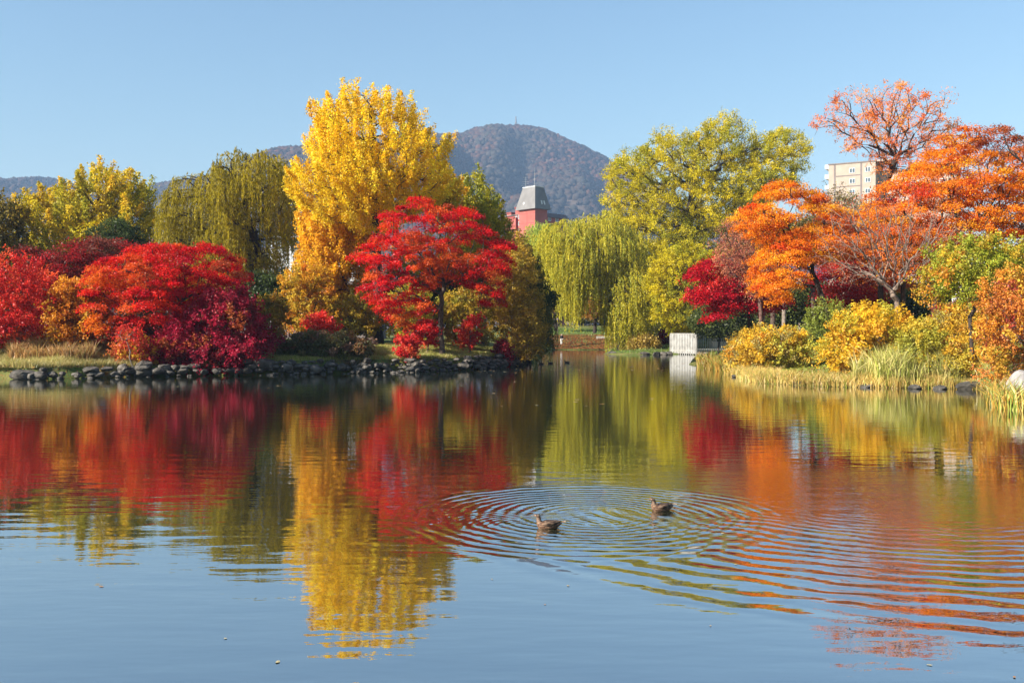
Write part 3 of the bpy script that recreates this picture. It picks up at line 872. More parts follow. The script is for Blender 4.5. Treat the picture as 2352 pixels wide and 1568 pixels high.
plant('maple_tree', 'massive deep orange maple filling the sunny slope up to the picture edge', 'tree', 67,
      [(1990, 480), (2020, 425), (2075, 400), (2120, 365), (2180, 300), (2250, 295), (2320, 330), (2380, 360), (2470, 400), (2480, 560), (2400, 620), (2300, 600), (2200, 590), (2140, 620),
       (2080, 640), (2010, 600), (1960, 560), (1955, 515)], 'pad',
      [(.82, .26, .010, 3), (.74, .17, .010, 2), (.86, .39, .015, 1.5), (.64, .08, .010, .8)], 150000, 500, .70, .060, .045, holes=.36, hf=.7, margin=.1, thick=5.5, trunk=[(2150, 785), (2148, 720), (2160, 640), (2190, 560)], tr=.3, seed=145, bark=BARK_DARK, wpath=.3,
      zones=[(2060, 450, 28, (.56, .04, .015)), (2110, 430, 30, (.74, .26, .02)), (2260, 330, 60, (.44, .11, .03))])
plant('cherry_tree', 'bare grey-brown tree fanning twigs in front of the orange crowns', 'tree', 59,
      [(1880, 560), (1900, 480), (1960, 455), (2050, 480), (2120, 450), (2180, 500), (2190, 560), (2150, 620), (2090, 650), (1990, 650), (1900, 620)], 'spray',
      [(.50, .14, .07, 1)], 2500, 170, .75, .05, .04, thick=3.4, trunk=[(2058, 755), (2062, 700), (2050, 668)], tr=.17, seed=146, bark=noisy('grey_brown_bark', (.10, .07, .055), (.24, .18, .14), 4, .9), twigs=4, wpath=.7, rt=.009, twl=1.1, holes=0, jit=.16)
plant('crabapple_tree', 'green and yellow leafy small tree in front of the white building', 'tree', 50,
      [(2135, 640), (2150, 590), (2200, 560), (2270, 555), (2340, 560), (2430, 600), (2430, 680), (2330, 690), (2240, 690), (2170, 690)], 'spray',
      [(.30, .34, .03, 3), (.42, .40, .04, 2), (.62, .40, .03, 1), (.66, .26, .03, .6)], 26000, 120, .7, .065, .045, thick=2.4, trunk=[(2235, 790), (2230, 730), (2250, 680)], tr=.1, seed=147, bark=BARK_DARK)
# shrubs of the sunny bank
k = 0
for (nm, lab, dd, po, kd, pal, nn, cl, R_, L_, W_) in [
    ('shrub', 'rounded orange yellow shrub at the foot of the sunny bank nearest the deck', 64, [(1690, 855), (1685, 820), (1705, 790), (1740, 762), (1790, 760), (1838, 780), (1845, 825), (1790, 850), (1710, 864)], 'spray', YSHRUB, 24000, 130, .6, .07, .05),
    ('shrub', 'brown olive shrub hiding the end of the deck railing', 74, [(1672, 836), (1678, 808), (1695, 788), (1715, 775), (1740, 785), (1715, 830)], 'spray', BROWN, 10000, 60, .6, .08, .055),
    ('shrub', 'bright yellow shrub with rusty top below the pale trunk', 55, [(1905, 850), (1900, 790), (1930, 740), (1975, 715), (2040, 720), (2085, 760), (2090, 820), (2060, 868), (1980, 865)], 'spray', [(.80, .50, .03, 3), (.72, .36, .03, 1.2), (.50, .46, .05, 2)], 30000, 140, .55, .06, .045),
    ('shrub', 'amber shrub rising behind the tall pale grasses', 56, [(2140, 800), (2150, 745), (2190, 712), (2240, 715), (2275, 760), (2270, 820), (2200, 850), (2150, 850)], 'spray', YSHRUB, 22000, 110, .55, .06, .045),
    ('shrub', 'straggly green-leaved shrub on the lawn below the orange maple trunk', 66, [(1850, 770), (1860, 720), (1890, 700), (1930, 705), (1945, 745), (1925, 790), (1870, 790)], 'spray', [(.22, .26, .04, 2), (.30, .32, .05, 1)], 4200, 45, .6, .07, .055),
    ('shrub', 'orange-leaved berry shrub crowding the picture edge beside the boulder', 41, [(2275, 860), (2262, 780), (2262, 700), (2290, 650), (2340, 630), (2420, 640), (2440, 860), (2380, 900), (2310, 890)], 'spray', [(.66, .28, .03, 3), (.58, .20, .04, 2), (.66, .42, .05, 1), (.4, .05, .05, .5)], 20000, 120, .5, .05, .038),
    ('shrub', 'yellow-green leafy shrub between the bright yellow and amber ones', 52, [(2060, 870), (2055, 810), (2080, 770), (2120, 750), (2165, 775), (2175, 830), (2150, 875)], 'spray', [(.50, .44, .05, 2), (.40, .40, .06, 2), (.60, .42, .04, 1)], 16000, 90, .5, .055, .04),
    ('shrub', 'golden drooping shrub touching the tall reeds above the broad boulder', 51, [(2150, 870), (2155, 800), (2200, 760), (2250, 765), (2285, 800), (2280, 850), (2240, 880)], 'spray', [(.66, .40, .03, 2), (.52, .42, .05, 2), (.60, .30, .04, 1)], 17000, 90, .5, .055, .04),
    ('hedge', 'low clipped scarlet hedge beyond the amber shrub', 64, [(2140, 735), (2150, 712), (2200, 698), (2260, 694), (2330, 685), (2340, 735), (2240, 745)], 'ball', [(.42, .03, .03, 2), (.34, .03, .03, 2)], 9000, 80, .5, .06, .05),
]:
    k += 1
    plant(nm, lab, 'hedge' if nm == 'hedge' else 'shrub', dd, po, kd, pal, nn, cl, R_, L_, W_, tr=.045, seed=160+k, twigs=3, rt=.008, jag=2. if nm == 'hedge' else 17., holes=.34, hf=.9, margin=0.)
# shady park depth behind the sunny slope
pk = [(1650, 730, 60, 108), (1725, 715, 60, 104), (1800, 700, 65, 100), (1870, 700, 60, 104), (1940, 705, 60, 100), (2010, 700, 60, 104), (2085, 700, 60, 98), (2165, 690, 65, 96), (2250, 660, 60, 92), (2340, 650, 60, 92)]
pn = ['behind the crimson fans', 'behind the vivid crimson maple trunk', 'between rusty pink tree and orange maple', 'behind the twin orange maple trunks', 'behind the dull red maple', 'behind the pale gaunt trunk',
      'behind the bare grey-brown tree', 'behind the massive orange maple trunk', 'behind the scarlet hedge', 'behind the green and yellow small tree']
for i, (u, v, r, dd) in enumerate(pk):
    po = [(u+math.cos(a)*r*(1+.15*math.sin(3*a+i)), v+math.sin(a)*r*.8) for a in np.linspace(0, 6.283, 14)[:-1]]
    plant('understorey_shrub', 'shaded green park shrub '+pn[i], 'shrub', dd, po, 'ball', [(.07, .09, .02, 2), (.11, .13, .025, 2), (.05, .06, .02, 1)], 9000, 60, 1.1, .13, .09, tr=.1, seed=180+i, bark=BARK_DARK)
plant('elm_tree', 'bare twigs of a leafless tree reaching in from the picture edge above the orange canopy', 'tree', 46,
      [(2305, 292), (2340, 280), (2420, 270), (2520, 300), (2520, 430), (2400, 400), (2345, 350), (2318, 345)], 'spray', [(.4, .2, .05, 1)], 0, 40, .5, .05, .04, thick=2,
      trunk=[(2500, 880), (2490, 640), (2470, 460)], tr=.14, seed=196, bark=BARK_DARK, twigs=2, rt=.008, wpath=.6)
plant('thorn_tree', 'olive half bare tree in front of the beige apartment block', 'tree', 96,
      [(1850, 560), (1860, 470), (1890, 440), (1930, 450), (1990, 480), (2020, 540), (1980, 600), (1890, 600)], 'spray', [(.26, .22, .06, 2), (.20, .14, .06, 2)], 9000, 150, 1.1, .09, .06, thick=4,
      trunk=[(1925, 780), (1925, 650), (1925, 560)], tr=.2, seed=195, twigs=5, rt=.016)

# bare trunks of park trees standing on the shaded lawn
TR_UV = [(1750, 88, .24), (1775, 92, .26), (1800, 96, .22), (1866, 90, .2), (1990, 82, .22), (2075, 76, .2), (1838, 110, .2), (1690, 112, .24)]
tn = ['between crimson maple trunk and lawn', 'second from the crimson maple', 'third from the crimson maple, thin', 'near the orange maple trunk', 'beside the dull red maple', 'behind the bare tree fork',
      'deep in the park shade', 'above the deck end']
for i, (u, dd, r) in enumerate(TR_UV):
    x = (u-UC)/F*dd; z = gz(x, dd)
    po = [(u-45, 560), (u-40, 520), (u, 500), (u+40, 520), (u+45, 570), (u, 600)]
    plant('park_tree', 'grey straight-trunked park tree '+tn[i], 'tree', dd, po, 'ball', [(.10, .10, .02, 2), (.20, .12, .03, 2), (.3, .12, .03, 1)], 3500, 40, 1.0, .12, .09,
          trunk=[(u, 780), (u+2, 700), (u-1, 600)], tr=r, seed=210+i, bark=BARK_PALE if i % 2 == 0 else BARK, group='straight trunks in the park shade')

# ------------------------------------------------------------------ grass, reeds
def blades(name, label, cat, pts, h, w_, pal, seed, lean=.35, curve=True):
    rng = np.random.default_rng(seed)
    n = len(pts)
    z = ground(pts[:, 0], pts[:, 1])
    b = np.stack([pts[:, 0], pts[:, 1], np.maximum(z, -.05)], -1)
    hh = (h*rng.uniform(.5, 1.25, n)*(.35+1.3*fbm(pts[:, 0]*1.1+7, pts[:, 1]*1.1, 3)))[:, None]
    th = rng.random(n)*6.283
    side = np.stack([np.cos(th), np.sin(th), np.zeros(n)], -1)
    ln = rng.normal(0, lean, (n, 2))
    d1 = np.concatenate([ln*.35, np.ones((n, 1))], 1)*hh*.55
    d2 = np.concatenate([ln*1.0, np.ones((n, 1))*.95], 1)*hh
    ww = (w_*rng.uniform(.6, 1.4, n))[:, None]
    V = np.stack([b-side*ww, b+side*ww, b+d1+side*ww*.8, b+d1-side*ww*.8, b+d2], 1).reshape(-1, 3)
    i = np.arange(n)*5
    Q = np.stack([i, i+1, i+2, i+3], -1)
    T = np.stack([i+3, i+2, i+4, i+4], -1)
    # keep everything triangular
    T1 = np.stack([i, i+1, i+2], -1); T2 = np.stack([i, i+2, i+3], -1); T3 = np.stack([i+3, i+2, i+4], -1)
    Fc = np.concatenate([T1, T2, T3])
    pc = np.array([p[:3] for p in pal]); wt = np.array([p[3] for p in pal]); wt = wt/wt.sum()
    c = pc[rng.choice(len(pal), n, p=wt)]
    patch = fbm(pts[:, 0]*.5+3, pts[:, 1]*.5)[:, None]
    c = c*rng.uniform(.7, 1.25, (n, 1))*(.55+.9*patch)
    o = np_mesh(name, V, Fc, BLADE, np.concatenate([c, c, c]))
    return tag(o, label, cat, kind='stuff')


def scatter(n, x0, x1, y0, y1, smin, smax, rng, test=None):
    x = rng.uniform(x0, x1, n*4); y = rng.uniform(y0, y1, n*4)
    s = sdist(x, y)
    k = (s > smin) & (s < smax)
    if test is not None: k &= test(x, y)
    p = np.stack([x[k], y[k]], -1)
    return p[:n]


STRAW = [(.50, .40, .14, 3), (.40, .33, .11, 2), (.28, .30, .07, 2), (.56, .45, .2, 1)]
GREEN = [(.20, .27, .03, 3), (.28, .32, .04, 2), (.34, .32, .06, 1), (.42, .36, .10, .7)]
LU = lambda U: (lambda x, y: x < (U-UC)/F*y)
r_ = np.random.default_rng(300)
blades('straw_grass', 'pale straw coloured long grass on the bank under the coral maple', 'grass',
       scatter(52000, -36, -20, 58, 72, .9, 9, r_, lambda x, y: x < (330-UC)/F*y), .42, .012, STRAW, 301)
blades('bank_grass', 'short green and yellow grass on the wooded bank and its grassy point', 'grass',
       scatter(90000, -20, 4, 58, 92, .9, 7, r_, lambda x, y: (x > (330-UC)/F*y) & (x < (1190-UC)/F*y)), .26, .012, GREEN+STRAW[:2], 302)
blades('lawn_grass', 'sunlit green grass of the slope beyond the reeds', 'grass',
       scatter(90000, 15, 46, 44, 84, .8, 16, r_, lambda x, y: x > (1600-UC)/F*y), .16, .012, GREEN, 303)
blades('shore_grass', 'long golden dry grass fringing the sunny shore', 'grass',
       scatter(60000, 13, 34, 42, 82, -.15, 2.1, r_, lambda x, y: (x > (1640-UC)/F*y)), .52, .013, [(.66, .44, .12, 3), (.54, .36, .09, 2), (.36, .38, .06, 1.8), (.70, .54, .20, 1)], 304, .42)
blades('tall_reeds', 'tall pale green and cream reeds among the yellow shrubs', 'reeds',
       scatter(6500, 17, 25.5, 47, 56, .3, 4.2, r_, lambda x, y: (x > (1960-UC)/F*y) & (x < (2275-UC)/F*y) & (fbm(x*.9, y*.9+4) > .45)), 1.5, .02, [(.44, .42, .10, 3), (.60, .50, .18, 2), (.34, .38, .06, 1)], 305, .3)
blades('iris_reeds', 'orange and green iris leaves arching out of the water by the boulder', 'reeds',
       scatter(1500, 17, 22, 34, 40, -1.2, .5, r_, lambda x, y: (x > (2262-UC)/F*y) & (x < (2420-UC)/F*y)), 1.0, .018, [(.50, .30, .05, 2), (.24, .30, .05, 2), (.56, .40, .12, 1)], 306, .4)
blades('iris_reeds', 'rusty and green iris leaves leaning over the water near the deck', 'reeds',
       scatter(3500, 10, 20, 66, 84, -.3, .9, r_, lambda x, y: (x > (1600-UC)/F*y) & (x < (1665-UC)/F*y)), 1.0, .025, [(.45, .24, .04, 2), (.30, .32, .05, 2), (.50, .36, .08, 1)], 307, .4)
blades('park_lawn', 'green lawn seen through the trees across the channel', 'grass',
       scatter(26000, 4, 40, 110, 190, .6, 60, r_, lambda x, y: (y > 160) | (x > .1*y)), .25, .03, [(.12, .20, .03, 3), (.16, .22, .04, 1)], 308)
blades('russet_plants', 'rusty seeding plants at the top of the straw grass', 'undergrowth',
       scatter(9000, -36, -22, 61, 70, 2.2, 7.5, r_, lambda x, y: (x < (215-UC)/F*y) & (x > (20-UC)/F*y)), 1.0, .03, [(.40, .22, .07, 3), (.48, .30, .13, 2), (.42, .34, .10, 1)], 309, .25)


def litter():
    rng = np.random.default_rng(320)
    p = np.concatenate([scatter(9000, 15, 46, 44, 84, .5, 16, rng, lambda x, y: x > (1600-UC)/F*y), scatter(5000, -36, 2, 58, 84, .3, 8, rng), scatter(9000, 4, 22, 148, 164, .2, 14, rng)])
    c = np.stack([p[:, 0], p[:, 1], ground(p[:, 0], p[:, 1])+.05+rng.random(len(p))*.06], -1)
    nr = unit(np.array([0, 0, 1.])+rng.normal(size=c.shape)*.35)
    V, Fc = leaf_quads(c, nr, np.where(p[:, 1] > 140, .12, .075), np.where(p[:, 1] > 140, .09, .055), rng)
    pc = np.array([(.38, .13, .04), (.42, .22, .05), (.18, .08, .04), (.26, .06, .03)])
    o = np_mesh('fallen_leaves', V, Fc, LEAF, pc[rng.integers(0, 4, len(c))])
    tag(o, 'fallen orange and brown leaves strewn over the grass of both banks', 'leaves', kind='stuff')


litter()


# ------------------------------------------------------------------ stones
def rock_mesh(seed, sub=3, flat=.75, rough=.28):
    import bmesh
    bm = bmesh.new()
    bmesh.ops.create_icosphere(bm, subdivisions=sub, radius=.5)
    rng = np.random.default_rng(seed)
    co = np.array([v.co[:] for v in bm.verts])
    # chop with random planes for facets
    for _ in range(9):
        nn = unit(rng.normal(size=3)); off = rng.uniform(.30, .44)
        dd = co@nn-off
        co = co-np.outer(np.clip(dd, 0, None), nn)*.9
    co *= 1+(fbm(co[:, 0]*6+seed*3, co[:, 1]*6+co[:, 2]*5, 3)[:, None]-.45)*rough
    co[:, 2] *= flat
    for v, c in zip(bm.verts, co): v.co = c
    me = bpy.data.meshes.new('stone')
    bm.to_mesh(me); bm.free()
    me.materials.append(STONE)
    return me


ROCKS = [rock_mesh(s) for s in range(9)]
ROCKS_P = []
for s in (20, 21, 22):
    m_ = rock_mesh(s, 3, .7); m_.materials.clear(); m_.materials.append(STONE_PALE); ROCKS_P.append(m_)


def rock(me, loc, sc, rz, label, group=None, nm='stone'):
    o = bpy.data.objects.new(nm, me); COL.objects.link(o)
    o.location = loc; o.scale = sc; o.rotation_euler = (0, 0, rz)
    return tag(o, label, 'stone' if nm == 'stone' else 'boulder', group)


def edge_pts(u0, u1, step):
    """walk the shoreline between two view columns"""
    pts = [(( u-UC)/F*wd(v), wd(v)) for u, v in SHORE_UV[1:12]]
    out = []
    carry = 0.
    for a, b in zip(pts[:-1], pts[1:]):
        L = math.hypot(b[0]-a[0], b[1]-a[1]); t = carry
        while t < L:
            x = a[0]+(b[0]-a[0])*t/L; y = a[1]+(b[1]-a[1])*t/L
            U = UC+x/y*F
            if u0 <= U <= u1: out.append((x, y, U, (b[0]-a[0])/L, (b[1]-a[1])/L))
            t += step()
        carry = t-L
    return out


rr = np.random.default_rng(400)
for row in range(4):
    for (x, y, U, tx, ty) in edge_pts(55 if row else 70, 1205, lambda: rr.uniform(.34, .86) if row else rr.uniform(.26, .7)):
        if row == 3 and U < 560: continue
        if row == 2 and rr.random() < (.3 if U < 560 else .15): continue
        if row == 3 and rr.random() < .35: continue
        if row == 0 and rr.random() < .2: continue
        s = rr.choice([.36, .5, .62, .78, .95], p=[.2, .3, .27, .15, .08]) if row else rr.uniform(.22, .46)
        s *= rr.uniform(1.0, 1.3)
        z = (.04, .27, .52, .78)[row]+rr.uniform(-.08, .09)
        off = (.05, .26, .42, .55)[row]+rr.uniform(-.05, .05)
        nx, ny = -ty, tx
        o = rock(ROCKS[rr.integers(0, 9)], (x+nx*off, y+ny*off, z), (s*rr.uniform(1., 1.3), s*rr.uniform(.8, 1.), s*rr.uniform(.65, 1.05)), rr.uniform(0, 6.28),
                 'grey-brown weathered stone in the low edging wall along the straw grass' if U < 330 else ('dark stone in the edging wall under wine red bush and hydrangea' if U < 900 else 'mottled stone in the edging wall round the grassy point'),
                 'stones of the edging wall')


def at_water(U, V):
    d = wd(V); return ((U-UC)/F*d, d)


x, y = at_water(52, 871)
rock(ROCKS[3], (x, y+.3, .22), (1.75, 1.0, 1.05), .15, 'big sloping brown boulder ending the stone edging', nm='boulder')
x, y = at_water(325, 866)
rock(ROCKS[6], (x, y+.45, .75), (1.0, .8, .8), .5, 'pointed dark stone crowning the edging wall', nm='boulder')
for (U, V, sx, sz, me, lab) in [
    (1846, 884, 1.25, .5, ROCKS[1], 'flat brown rock pile at the waterline below the sunny grass'),
    (1894, 886, 1.05, .6, ROCKS_P[0], 'pale rounded rock beside the flat brown one'),
    (1992, 890, 1.0, .42, ROCKS[4], 'low grey-brown rock at the middle of the golden shore grass'),
    (2105, 893, .6, .45, ROCKS[7], 'small rock half hidden in the dry shore grass'),
    (2165, 894, .7, .5, ROCKS[2], 'small dark rock in front of the tall reeds'),
    (2238, 894, 1.9, .95, ROCKS[5], 'broad dark grey boulder lying in the water'),
    (2285, 896, .8, .3, ROCKS[0], 'thin flat rock tailing off the broad boulder'),
    (1690, 866, .5, .3, ROCKS[8], 'small stone where the shore bends toward the deck')]:
    x, y = at_water(U, V)
    rock(me, (x, y+.2, .04), (sx, .8, sz), .1, lab, nm='boulder')
x, y = (2345-UC)/F*37.5, 37.5
rock(ROCKS_P[1], (x+.25, y+.6, .55), (1.7, 1.3, 2.1), .4, 'large pale grey boulder beside the iris leaves', nm='boulder')
for i, (U, V) in enumerate([(1480, 814.5), (1508, 815), (1524, 815), (1533, 814.6), (1610, 815), (1622, 816), (1405, 813)]):
    x, y = at_water(U, V)
    rock(ROCKS[i], (x, y, .1), (1.3, .9, .9), i, ['dark waterline rock under the lime willow', 'dark waterline rock below the crimson dome', 'low rock close to the crimson dome shrub', 'dark rock touching the slatted deck panel',
         'rock in front of the deck railing', 'smaller rock by the reeds in front of the deck railing', 'rock in the lime willow curtain'][i] if True else '', nm='boulder')


# ------------------------------------------------------------------ the white deck
def deck():
    d0 = 121.; d1 = 117.
    x0 = (1540-UC)/F*d0; x1 = (1599-UC)/F*117.
    zt = CH-(767-VH)/F*119; zf = CH-(803-VH)/F*119; zb = CH-(811-VH)/F*119
    L0 = Vector((x0, d0, 0)); L1 = Vector((x1, d1, 0)); R1 = L1+Vector((9.5, 5.0, 0)); B0 = L0+Vector((6.0, 6.5, 0))
    root = empty('viewing_deck', ((x0+x1)/2, 119, 0), 'white timber viewing deck on posts with slatted railing over the water', 'deck')
    bx, by = root.location.x, root.location.y
    loc = lambda v: (v.x-bx, v.y-by)
    a, b, c, e = loc(L0), loc(L1), loc(R1), loc(B0)
    m = MB(); m.frustum([a, b, c, e], [a, b, c, e], zf-.18, zf); m.build('deck_floor', PLANK, root)

    def run(p, q, z0, z1, w, gap, th=.03):
        p = Vector((*p, 0)); q = Vector((*q, 0)); t = (q-p); L = t.length; t.normalize(); nrm = Vector((-t.y, t.x, 0))
        mm = MB(); n = int(L/(w+gap))
        for i in range(n):
            s0 = p+t*(i*(w+gap)); s1 = s0+t*w
            A = [(s0-nrm*th)[:2], (s1-nrm*th)[:2], (s1+nrm*th)[:2], (s0+nrm*th)[:2]]
            mm.frustum(A, A, z0, z1)
        return mm

    def rail(p, q, z, th=.05, hh=.09):
        p = Vector((*p, 0)); q = Vector((*q, 0)); t = (q-p).normalized(); nrm = Vector((-t.y, t.x, 0))
        A = [(p-nrm*th)[:2], (q-nrm*th)[:2], (q+nrm*th)[:2], (p+nrm*th)[:2]]
        return MB().frustum(A, A, z, z+hh)
    run(a, b, zf-.45, zt-.02, .22, .07).build('slat_panel', DECK_W, root)
    run(a, b, -.1, zf-.46, .11, .26, .05).build('skirt_slats', DECK_W, root)
    rail(a, b, zt, .07, .09).build('top_rail', DECK_W, root)
    run(b, c, zf, zt-.03, .07, .2, .02).build('baluster_run', DECK_W, root)
    rail(b, c, zt-.03, .05, .09).build('top_rail', DECK_W, root)
    rail(b, c, zf+.12, .03, .06).build('bottom_rail', PLANK, root)
    for p in (a, b, c, e, ((b[0]+c[0])/2, (b[1]+c[1])/2)):
        m = MB().box(p[0]-.09, p[0]+.09, p[1]-.09, p[1]+.09, -1.0, zt-.06); m.build('post', DECK_W, root)
    # kiosk on the deck's far side
    k = P(1655, 780, 126); kz = zf
    ks = empty('kiosk', (k[0], k[1], kz), 'small cream ticket hut with a dark serving hatch behind the deck railing', 'hut')
    MB().box(-1.3, 1.9, -1, 1.2, 0, 2.4).build('wall', DECK_W, ks)
    MB().box(-1.5, 2.1, -1.2, 1.4, 2.4, 2.55).build('roof', PLANK, ks)
    MB().box(-.8, 1.2, -1.03, -.99, .9, 1.35).build('hatch', BARK_DARK, ks)
    MB().box(-.9, 1.3, -1.35, -1.03, .8, .88).build('counter', DECK_W, ks)


deck()


# ------------------------------------------------------------------ buildings
RED_WALL = noisy('red_render', (.33, .085, .068), (.40, .11, .09), .35, .8)
RED_DARK = noisy('dark_red_render', (.24, .05, .045), (.30, .07, .06), .4, .8)
ROOF_GREY = noisy('grey_roof_sheet', (.14, .132, .128), (.19, .18, .175), .4, .55)
ROOF_DARK = noisy('dark_roof', (.13, .095, .085), (.18, .13, .12), .5, .6)
GLASS = noisy('window_glass', (.05, .07, .09), (.12, .15, .18), .5, .08, spec=.8)
FRAME = noisy('window_frame', (.55, .55, .54), (.68, .68, .67), 1, .5)
BEIGE = noisy('beige_tile', (.36, .285, .23), (.42, .34, .275), .5, .8)
BEIGE_D = noisy('brown_grey_tile', (.17, .14, .13), (.22, .18, .17), .5, .8)
METAL = noisy('grey_metal', (.3, .3, .31), (.45, .45, .46), 2, .4, metallic=.6)
WHITE_WALL = noisy('white_wall', (.62, .62, .62), (.74, .74, .74), .4, .7)


def window(par, x, z, w, h, y=0., axis='x', frame=FRAME, sgn=-1):
    """window in a wall plane y=const (axis x) facing -y; par local coordinates"""
    fr = MB(); t = .12
    for (a, b, c, d_) in ((x, x+w, z, z+t), (x, x+w, z+h-t, z+h), (x, x+t, z+t, z+h-t), (x+w-t, x+w, z+t, z+h-t), (x+w/2-t/2, x+w/2+t/2, z+t, z+h-t)):
        if axis == 'x': fr.box(a, b, y-.10, y+.02, c, d_)
        else: fr.box(y-.02, y+.10, a, b, c, d_)
    o = fr.build('window', frame, par)
    g = MB()
    if axis == 'x': g.box(x+t, x+w-t, y-.04, y+.01, z+t, z+h-t)
    else: g.box(y-.01, y+.04, x+t, x+w-t, z+t, z+h-t)
    g.build('pane', GLASS, o)
    return o


def red_building():
    d = 350.
    k = d/F
    c = P(1229, VH, d)
    root = empty('tower_building', (c[0], c[1], 1.5), 'red brick coloured building with grey tapered tower roof in front of the mountain', 'building', rz=math.radians(-47))
    z0 = 1.5
    zz = lambda V: CH-(V-VH)*k-z0
    # local frame: near corner at origin, left face along +y', right face along +x'
    wl = 36*k/math.sin(math.radians(47+0))*1.0; wr = 29*k/math.cos(math.radians(47))
    # after rotation by -47 deg: local +x -> right and away ; local +y -> left and away (world (sin47, cos47))
    root.rotation_euler = (0, 0, math.radians(43))
    # local +x -> world (cos43, sin43): right/back ; local +y -> world (-sin43, cos43): left/back
    wr = 29*k/math.cos(math.radians(43)); wl = 36*k/math.sin(math.radians(43))
    t = MB().box(0, wr, 0, wl, -2, zz(478)); t.build('tower_wall', RED_WALL, root)
    # joint lines on the tower
    j = MB()
    for V in (488, 511, 540):
        j.box(-.04, -.003, -.0, wl, zz(V), zz(V)+.12)
    j.box(-.04, -.004, wl*.5, wl*.5+.12, 0, zz(478)-.2)
    j.build('joint_line', RED_DARK, root)
    o = 1.0; i = .9
    rf = MB().frustum([(-o, -o), (wr+o, -o), (wr+o, wl+o), (-o, wl+o)], [(i, i), (wr-i, i), (wr-i, wl-i), (i, wl-i)], zz(479), zz(427))
    rfo = rf.build('roof', ROOF_GREY, root)
    cap = MB().box(i-.1, wr-i+.1, i-.1, wl-i+.1, zz(427)+.003, zz(426)+.1); cap.build('roof_cap', FRAME, rfo)
    # small roof hatches on the sloping faces
    def sl(V):  # inset at V
        f = (zz(V)-zz(479))/(zz(427)-zz(479)); return -o+(i+o)*f
    v0, v1 = 468, 459
    MB().frustum([(wr*.42, sl(v0)-.12), (wr*.50, sl(v0)-.12), (wr*.50, sl(v0)+.3), (wr*.42, sl(v0)+.3)], [(wr*.40, sl(v1)-.12), (wr*.52, sl(v1)-.12), (wr*.52, sl(v1)+.3), (wr*.40, sl(v1)+.3)], zz(v0), zz(v1)).build('roof_light', FRAME, rfo)
    MB().frustum([(wr*.64, sl(v0)-.12), (wr*.73, sl(v0)-.12), (wr*.73, sl(v0)+.3), (wr*.64, sl(v0)+.3)], [(wr*.62, sl(v1)-.12), (wr*.72, sl(v1)-.12), (wr*.72, sl(v1)+.3), (wr*.62, sl(v1)+.3)], zz(v0), zz(v1)).build('roof_light', FRAME, rfo)
    v0, v1 = 467, 462
    MB().frustum([(sl(v0)-.12, wl*.6), (sl(v0)+.3, wl*.6), (sl(v0)+.3, wl*.68), (sl(v0)-.12, wl*.68)], [(sl(v1)-.12, wl*.6), (sl(v1)+.3, wl*.6), (sl(v1)+.3, wl*.68), (sl(v1)-.12, wl*.68)], zz(v0), zz(v1)).build('roof_light', FRAME, rfo)
    # antennas
    an = MB(); ax, ay = wr*.25, wl*.78
    zt = zz(426)
    an.tube([(ax, ay, zt), (ax, ay, zz(401))], .07)
    for q, (V, l) in enumerate(((402, 1.), (407, .7), (412, 1.3), (417, 1.1), (421, 1.6))):
        an.tube([(ax-l*.7, ay+l*.7, zz(V)), (ax+l*.7, ay-l*.7, zz(V))], .05)
    an.build('aerial', METAL, root)
    MB().tube([(wr*.55, wl*.45, zt), (wr*.55, wl*.45, zz(379))], [.12, .03]).build('mast', METAL, root)
    # right wing
    ex = (1309-1258)*k/math.cos(math.radians(43))
    MB().box(wr+.003, wr+ex, .8, 9, -2, zz(495)).build('wing_wall', RED_WALL, root)
    wr_ = MB().frustum([(wr+.004, .2), (wr+ex+1.2, .2), (wr+ex+1.2, 9.6), (wr+.004, 9.6)], [(wr+.004, 1.8), (wr+ex+.2, 1.8), (wr+ex+.2, 8), (wr+.004, 8)], zz(495)+.01, zz(484))
    wr_.build('roof', ROOF_DARK, root)
    for uu in (1263.5, 1281.5, 1299):
        window(root, wr+(uu-1258)*k/math.cos(math.radians(43)), zz(503.5), 1.5, 1.5, .8)
    for uu in (1263.5, 1281.5, 1299):
        window(root, wr+(uu-1258)*k/math.cos(math.radians(43)), zz(522), 1.5, 1.5, .8)
    # left wing with chimneys
    ey = (1193-1146)*k/math.sin(math.radians(43))
    MB().box(3.0, 12, wl+.003, wl+ey, -2, zz(486)).build('wing_wall', RED_DARK, root)
    MB().box(2.6, 12.3, wl+.004, wl+ey+.4, zz(486)+.003, zz(484.5)).build('roof', ROOF_GREY, root)
    MB().box(1.6, 2.99, wl+.4, wl+2.2, -2, zz(486)).build('stair_bay', RED_WALL, root)
    MB().box(1.6, 2.99, wl+3.6, wl+4.6, -2, zz(492)).build('stair_bay', RED_WALL, root)
    for (u0, u1, V0) in ((1165, 1179, 466), (1145, 1155, 476), (1172, 1190, 471)):
        y0 = wl+(1193-u1)*k/math.sin(math.radians(43)); y1 = wl+(1193-u0)*k/math.sin(math.radians(43))
        ch = MB().box(4, 6.2, y0, y1, zz(485), zz(V0)-.3).build('chimney', RED_WALL, root)
        MB().box(3.7, 6.5, y0-.3, y1+.3, zz(V0)-.297, zz(V0)).build('chimney_cap', RED_DARK, ch)
    for r in range(3):
        for cidx in range(2):
            window(root, wl+1.0+cidx*3.2, zz(497+r*15), 1.2, 1.4, 3.0 if cidx else 1.6, axis='y')


def fix_windows_axis():
    pass


red_building()


